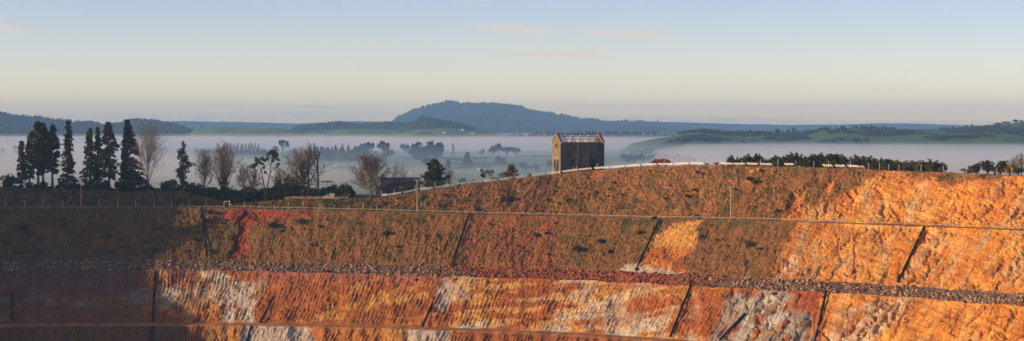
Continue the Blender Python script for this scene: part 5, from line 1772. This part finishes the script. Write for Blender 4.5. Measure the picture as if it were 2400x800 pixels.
G = 'trees in the valley fog'
for i, (px, yt, yb, w, kd, lab) in enumerate([
        (662, 327, 368, 34, 'umbrella', 'hazy umbrella crowned tree rising above the left pine belt'), (645, 338, 369, 26, 'round', 'hazy rounded tree just left of the umbrella crown in the fog'), (870, 329, 372, 30, 'umbrella', 'tall hazy umbrella pine at the right end of the pine belt'),
        (899, 327, 374, 34, 'umbrella', 'hazy flat crowned pine, right of two at the belt end'), (912, 335, 376, 28, 'round', 'hazy rounded tree below the flat crowned pines'), (848, 331, 369, 30, 'round', 'pale faint tree behind the belt end'),
        (951, 334, 371, 30, 'umbrella', 'small hazy umbrella tree left of the big dark clump'), (975, 327, 376, 44, 'round', 'left tree of the big hazy clump'), (1002, 323, 377, 48, 'round', 'tallest tree of the big hazy clump'), (1026, 328, 378, 40, 'round', 'right tree of the big hazy clump'), (1008, 336, 380, 70, 'round', 'broad front tree of the big hazy clump'), (985, 343, 381, 50, 'round', 'low front left tree of the big hazy clump'),
        (1095, 357, 393, 32, 'cone', 'hazy broad cone tree alone in the foggy paddock'), (1050, 374, 411, 28, 'cone', 'pale grey cone tree right behind the round evergreen'), (1006, 364, 398, 44, 'round', 'hazy dome tree above the round evergreen'),
        (1157, 340, 376, 28, 'umbrella', 'left umbrella pine of the foggy pine group'), (1168, 335, 374, 26, 'umbrella', 'tallest umbrella pine of the foggy pine group'), (1188, 340, 375, 40, 'umbrella', 'middle broad umbrella pine of the foggy pine group'), (1210, 342, 377, 28, 'umbrella', 'right umbrella pine of the foggy pine group'),
        (1172, 362, 394, 34, 'round', 'brownish hazy round tree in front of the foggy pine group'), (1232, 379, 402, 34, 'round', 'low hazy bushy tree left of the ruin'), (1258, 383, 403, 26, 'round', 'lowest hazy bushy tree left of the ruin'), (1288, 372, 398, 16, 'round', 'hazy tree touching the left side of the ruin'),
        (1062, 334, 366, 8, 'cone', 'tiny faint tree in the far fog'), (1130, 345, 368, 18, 'round', 'faint round tree left of the pine group')]):
    far_tree(lab, px, yt, ybase=yb, wpx=w, kind=kd, var=i, group=G, mat=M_FARBARE if 'brownish' in lab else None)
for i in range(26):
    px = 724 + i * 5.6 + random.uniform(-2, 2)
    far_tree('hazy dark pine, %s from the left in the shelter belt behind the tower' % ordinal(i + 1), px, random.uniform(336, 347), ybase=376, wpx=random.uniform(11, 17), kind='cone' if i % 3 else 'round', var=i, group='pine shelter belt in the fog', name='belt_pine')
for i in range(24):
    px = 458 + i * 8.0 + random.uniform(-3, 3)
    far_tree('faint grey tree in the foggy belt behind the bare trees', px, random.uniform(344, 352), ybase=373, wpx=random.uniform(13, 20), kind='round' if i % 2 else 'cone', var=i, group='faint tree belt at left', name='belt_tree')
for i in range(14):
    px = 528 + i * 6 + random.uniform(-2, 2)
    far_tree('faint leafless poplar standing in the far fog', px, random.uniform(333, 339), ybase=362, wpx=9, kind='cone', var=i, mat=M_FARBARE, group='leafless poplars in the far fog', name='far_poplar')
for i in range(20):
    px = 770 + i * 7 + random.uniform(-3, 3)
    far_tree('brown hazy winter tree below the pine belt', px, random.uniform(354, 366), ybase=383, wpx=random.uniform(14, 22), kind='round', var=i, mat=M_FARBARE if i % 2 else M_FARLEAF, group='winter trees below the pine belt', name='belt_tree')
for i in range(15):
    px = 1464 + i * 11.2 + random.uniform(-3, 3)
    far_tree('hazy dark tree, %s from the left in the foggy belt right of the ruin' % ordinal(i + 1), px, random.uniform(354, 362) if i < 12 else random.uniform(360, 368), ybase=388, wpx=random.uniform(17, 26), kind='round' if i % 3 else 'umbrella', var=i, group='foggy tree belt right of the ruin', name='belt_tree')
for i in range(9):
    far_tree('very faint tree in the fog behind the left conifers', random.uniform(0, 420), random.uniform(336, 352), ybase=372, wpx=random.uniform(14, 26), kind='round', var=i, group='faint trees behind the left conifers')

# hedgerows between the foggy paddocks
for i, (p0, p1, y, lab) in enumerate([(1040, 1150, 362, 'far hedgerow above the paddocks'), (1052, 1112, 376, 'hedgerow left of the lone cone tree'), (1056, 1240, 387, 'long hedgerow below the foggy pine group'), (1110, 1150, 373, 'short hedgerow right of the lone cone tree'), (930, 1060, 372, 'hedgerow under the big hazy clump'), (780, 860, 398, 'low hedgerow in the fog right of the lattice tower'),
                                      (1215, 1300, 368, 'far hedgerow beside the ruin'), (760, 930, 358, 'far hedgerow behind the pine belt'), (1060, 1150, 396, 'nearest hedgerow in the foggy paddocks')]):
    d0 = PLAIN * F / (HY - y); a = Vector(((p0 - CX) / F * d0, d0, PLAIN)); d1_ = d0 * random.uniform(0.97, 1.03); b_ = Vector(((p1 - CX) / F * d1_, d1_, PLAIN))
    rng = np.random.default_rng(i); n = 420; u = rng.random(n)
    hh = 2.2 * (1 + 0.5 * perlin(u * 14, 0.5, i))
    cen = np.array(a)[None] + u[:, None] * np.array(b_ - a)[None] - np.array(a)
    cen += np.stack([rng.normal(size=n) * .5, rng.normal(size=n) * 1.2, hh * rng.random(n)], 1)
    t = thing('hedgerow', lab, 'hedge', a)
    obj('foliage', mesh_of('foliage', leaf_quads(cen, 1.0 + 0.9 * rng.random(n), rng)), M_FARLEAF, t)

# ------------------------------------------------------------------ trees on the far hills
def hill_pt(name, px, py=None, row=None):
    H_ = HILLS[name]; c = int(np.clip(np.searchsorted(H_['px'], px), 0, len(H_['px']) - 1))
    if row is None:
        r = H_['nr'] - 1
        if py is not None:
            vs = H_['V'][:H_['nr'], c]
            idx = np.where(vs <= py)[0]
            r = int(idx[0]) if len(idx) else r
    else:
        r = row
    return Vector((H_['X'][r, c], H_['D'][r, c], H_['Z'][r, c]))


for i, (px, yt, w, kd, lab) in enumerate([(1824, 299, 17, 'round', 'left round tree of three on the right skyline'), (1847, 301, 14, 'round', 'middle round tree of three on the right skyline'), (1860, 297, 10, 'round', 'right narrow round tree of three on the right skyline'), (1808, 307, 4, 'cone', 'tiny pointed tree left of three round skyline trees'), (1932, 298, 20, 'round', 'low domed tree alone on the right hill skyline'),
                                          (1674, 306, 18, 'round', 'rounded skyline tree left of the gap'), (1690, 307, 10, 'round', 'small rounded skyline tree before the gap'), (1731, 304, 14, 'round', 'mid skyline tree of the bushy row'), (1755, 302, 16, 'round', 'tallest skyline tree of the bushy row'), (1780, 309, 12, 'round', 'last low skyline tree of the bushy row'), (1706, 309, 12, 'round', 'low skyline tree in the bushy row'), (1742, 307, 8, 'cone', 'pointed skyline tree in the bushy row'), (1768, 305, 6, 'cone', 'thin pointed skyline tree in the bushy row'),
                                          (2381, 279, 22, 'round', 'big dark tree on the hill at the right edge'), (2360, 284, 24, 'round', 'second dark tree left of the big one at the right edge'), (2340, 287, 22, 'round', 'third dark hilltop tree at the right edge'), (2395, 281, 16, 'round', 'dark tree cut by the right edge on the hill')]):
    p = hill_pt('right_hills', px)
    far_tree(lab, px, yt, d=p.y - 4, wpx=w, kind=kd, var=i, z=p.z - 1.0, name='hilltop_tree', group='trees on the right hill skyline')
p = hill_pt('green_hill', 472)
far_tree('lone ragged tree on the left end of the green hill', 472, 292, d=p.y - 4, wpx=9, kind='umbrella', var=1, z=p.z - 1, name='hilltop_tree')
for i, (px, yt, w) in enumerate([(79, 270, 14), (180, 284, 14), (212, 282, 18), (228, 284, 12), (238, 290, 9)]):
    p = hill_pt('forested_ridge', px)
    far_tree(['round tree on the left ridge skyline above the first conifers', 'leftmost of four round trees on the left ridge', 'biggest of four round trees on the left ridge', 'third of four round trees on the left ridge', 'smallest of four round trees on the left ridge'][i], px, yt, d=p.y - 4, wpx=w, kind='round', var=i, z=p.z - 2, name='hilltop_tree', group='trees on the left ridge skyline')


def forest(name, label, hname, n_surf, n_sky, hmin, hmax, seed, px_range=None, ok=None):
    """a far wood that reads as one mass: many small pointed and rounded trees"""
    rng = np.random.default_rng(seed); H_ = HILLS[hname]; nr, ncol = H_['nr'], len(H_['px'])
    lo_, hi_ = (0, ncol) if px_range is None else (np.searchsorted(H_['px'], px_range[0]), np.searchsorted(H_['px'], px_range[1]))
    r = np.concatenate([rng.integers(6, nr, n_surf), np.full(n_sky, nr - 1)]); c = rng.integers(lo_, hi_, n_surf + n_sky)
    base = np.stack([H_['X'][r, c], H_['D'][r, c], H_['Z'][r, c]], 1)
    base[:, 0] += rng.normal(size=len(base)) * 3; base[:, 1] += np.where(r == nr - 1, rng.uniform(-40, 10, len(base)), 0)
    if ok is not None:
        g = ok(base); base = base[g]; r = r[g]
    n = len(base)
    h = rng.uniform(hmin, hmax, n) * np.where(r == nr - 1, 1.0, 0.8); w = h * rng.uniform(0.22, 0.5, n)
    h = h * (0.75 + 0.5 * (0.5 + 0.5 * perlin(base[:, 0] / 60, base[:, 1] / 90, seed)))
    k = 5; vs = []
    for q in range(k):
        a = 2 * math.pi * q / k + rng.random(n); rr = w * rng.uniform(0.6, 1.2, n)
        vs.append(base + np.stack([np.cos(a) * rr, np.sin(a) * rr, h * rng.uniform(0.15, 0.55, n)], 1))
    top = base + np.stack([rng.normal(size=n) * .6, rng.normal(size=n) * .6, h], 1)
    bot = base - np.array([0, 0, 1.5])
    V_ = np.stack(vs + [top, bot], 1).reshape(-1, 3); o = (np.arange(n) * (k + 2))[:, None]
    F_ = np.concatenate([np.concatenate([o + q, o + (q + 1) % k, o + k], 1) for q in range(k)] + [np.concatenate([o + (q + 1) % k, o + q, o + k + 1], 1) for q in range(k)])
    tag(obj(name, new_mesh(name, V_, F_), M_FARLEAF), label, None, kind='stuff')


forest('mountain_forest', 'dark forest covering the broad mountain', 'forested_mountain', 11000, 800, 14, 30, 41, (880, 1700))
forest('ridge_forest', 'dark forest covering the low left ridge', 'forested_ridge', 4000, 420, 8, 16, 42, (-60, 450))
forest('spur_forest', 'dark forest covering the wooded spur', 'wooded_spur', 2500, 420, 9, 18, 43, (690, 960))
forest('knoll_forest', 'dark trees on the knoll below the mountain', 'dark_knoll', 1800, 260, 6, 11, 44, (985, 1110))
forest('foot_forest', 'dark trees on the slope below the mountain', 'mountain_foot', 2600, 300, 6, 12, 45)
forest('right_bush', 'patches of dark bush on the right hills', 'right_hills', 9000, 0, 4, 8, 46, (1560, 2480), ok=lambda b: fbm(b[:, 0] / 120, b[:, 1] / 200, 4, 15) + 0.35 * fbm(b[:, 0] / 45, b[:, 1] / 60, 3, 16) > 0.06)
forest('right_skyline_bush', 'low dark bush along the right hill skyline', 'right_hills', 0, 420, 3, 7, 47, (1590, 1800))

# white farm houses far off
for i, (hn, px, py, lab) in enumerate([('farm_hill', 1040, 313, 'tiny white farmhouse on the bright farm hill'), ('farm_hill', 1105, 315, 'tiny white farmhouse at the right of the farm hill'), ('dark_knoll', 988, 283, 'tiny white house on top of the dark knoll'), ('farm_hill', 1083, 307, 'tiny white house high on the farm hill')]):
    p = hill_pt(hn, px, py)
    t = thing('farm_house', lab, 'house', p)
    MB().box((0, 0, 1.6), (9, 6, 4)).build('wall', M_WHITE, t)
    side_prism(MB(), [(-4.8, 3.6), (4.8, 3.6), (3.2, 5.6), (-3.2, 5.6)], -3.4, 3.4).build('roof', M_COPE, t)
for i, (px, yb, w, lab) in enumerate([(786, 391, 5, 'small white shed in the foggy paddock right of the tower'), (962, 410, 4, 'small white hut in the fog above the blue shed'), (1122, 401, 7, 'low pale farm roof in the foggy paddock')]):
    d = PLAIN * F / (HY - yb)
    t = thing('farm_shed', lab, 'shed', ((px - CX) / F * d, d, PLAIN))
    W_ = sc(w, d)
    MB().box((0, 0, 1.2), (W_, W_ * .7, 3.0)).build('wall', M_WHITE, t); side_prism(MB(), [(-W_ * .55, 2.7), (W_ * .55, 2.7), (0, 3.9)], -W_ * .4, W_ * .4).build('roof', M_PALE, t)

# trees on the rise left of the frame, whose long shadows break up over the shaded batter
RT = [(-250 - 24 * q + random.uniform(-9, 9), random.uniform(-1, 12), random.uniform(8, 14)) for q in range(17)]
RMESH = []
for i, (px, d_off, h) in enumerate(RT):
    b = ground(px, crest_d(px) + d_off)
    t = thing('rise_tree', 'bushy tree on the rise beyond the left edge of the photo', 'tree', b, group='trees on the rise beyond the left edge', scale=(h / 12, h / 12, h / 12))
    if i < 3:
        tr, cr = conifer_parts(12, 3.4, 0.1, 600 + i, lambda t: (1 - t ** 1.5) ** 0.8 + 0.08, dens=1.2, gaps=0.25, whorl=0.6)
        RMESH.append((tr.mesh('trunk'), mesh_of('crown', cr)))
    obj('trunk', RMESH[i % 3][0], M_BARK, t); obj('crown', RMESH[i % 3][1], M_CONIFER, t)
# ------------------------------------------------------------------ air: morning haze and valley fog
def volume(name, me, color, dens, label, aniso=0.0):
    m = bpy.data.materials.new(name); m.use_nodes = True
    N, L = m.node_tree.nodes, m.node_tree.links
    N.clear()
    pv = N.new('ShaderNodeVolumePrincipled')
    pv.inputs['Color'].default_value = (*color, 1); pv.inputs['Density'].default_value = dens
    pv.inputs['Density Attribute'].default_value = ''
    pv.inputs['Anisotropy'].default_value = aniso
    out = N.new('ShaderNodeOutputMaterial'); L.new(pv.outputs[0], out.inputs['Volume'])
    return tag(obj(name, me, m), label, None, kind='stuff')


def box_mesh(name, lo, hi):
    mb = MB(); lo = Vector(lo); hi = Vector(hi)
    mb.box((lo + hi) / 2, hi - lo)
    return mb.mesh(name)


volume('haze', box_mesh('haze', (-9000, -400, -160), (9000, 16000, 160)), (0.28, 0.55, 1.0), 7.2e-5, 'thin blue morning haze filling the air')


def fog_bank(name, outline, top, dens, label, color=(0.82, 0.81, 0.89)):
    mb = MB()
    pts = [Vector((x, y, 0)) for x, y in outline]
    mb.prism(pts, (0, 0, -62), (0, 0, top))
    return volume(name, mb.mesh(name), color, dens, label)


def wav(a, b, n, amp, seed):
    """wandering line between two plan points"""
    out = []
    for i in range(n + 1):
        t = i / n
        k = amp * float(perlin(t * 4.0, 0.37, seed)) * math.sin(math.pi * t)
        out.append((a[0] + (b[0] - a[0]) * t + k, a[1] + (b[1] - a[1]) * t))
    return out


fog_bank('valley_fog', [(-5000, 1260), (5000, 1260), (5000, 7600), (-5000, 7600)], -21.5, 0.00030, 'low thin fog lying over the valley farmland', (0.48, 0.66, 1.0))
fog_bank('far_fog', [(-4990, 4200), (-600, 4500), (-250, 4100), (50, 4300), (400, 4000), (900, 4200), (4990, 4100), (4990, 7590), (-4990, 7590)], -25.2, 0.0012, 'dense pale fog lying against the foot of the hills')
fog_bank('left_fog', [(-4980, 1300)] + wav((-75, 1300), (-745, 4300), 10, 40, 3) + [(-4980, 4150)], -25.4, 0.0010, 'dense pale fog bank behind the tall left trees')
fog_bank('right_fog', [(4980, 1300), (4980, 4000)] + wav((330, 4000), (30, 1300), 10, 40, 5), -25.6, 0.0013, 'dense pale fog bank behind the hilltop shrubs at right')


def ribbon(cx, cy, rx, ry, seed, n=40):
    out = []
    for i in range(n):
        a = 2 * math.pi * i / n
        k = 1 + 0.35 * float(perlin(2 + 1.4 * math.cos(a), 2 + 1.4 * math.sin(a), seed))
        out.append((cx + rx * k * math.cos(a), cy + ry * k * math.sin(a)))
    return out


for i, (px, d, rx, ry, top, dens, lab) in enumerate([(800, 1900, 90, 420, -34, 0.0006, 'pale fog pool behind the lattice tower'), (1030, 2050, 60, 300, -37, 0.0003, 'small fog pool behind the round evergreen'), (1230, 1900, 80, 380, -36, 0.0004, 'pale fog pool left of the ruin'),
                                                     (960, 3500, 260, 260, -33, 0.0003, 'thin fog ribbon below the big hazy clump'), (1250, 3700, 200, 300, -31, 0.0004, 'thin fog ribbon behind the ruin')]):
    fog_bank('fog_pool', ribbon((px - CX) / F * d, d, rx, ry, 20 + i), top, dens, lab)

for i, (px, d, rx, ry, top, dens, lab) in enumerate([(250, 5200, 330, 500, -19, 0.0005, 'thin raised mist veil before the low left ridge'), (760, 5000, 240, 420, -20, 0.0005, 'thin raised mist veil before the green hill'), (1260, 4700, 260, 420, -18.5, 0.0006, 'thin raised mist veil behind the ruin'), (1900, 2950, 240, 200, -22, 0.0005, 'thin raised mist veil before the right hills')]):
    fog_bank('mist_veil', ribbon((px - CX) / F * d, d, rx, ry, 40 + i), top, dens, lab)

fog_bank('far_mist', [(-4970, 4300), (-900, 4700), (-300, 4250), (300, 4500), (900, 4150), (4970, 4300), (4970, 7580), (-4970, 7580)], -20.5, 0.0005, 'soft mist layer above the dense fog at the foot of the hills')
fog_bank('far_mist', [(-4960, 4900), (-700, 5200), (0, 4800), (700, 5300), (4960, 5000), (4960, 7570), (-4960, 7570)], -15.5, 0.00025, 'thinnest topmost mist layer at the foot of the hills')
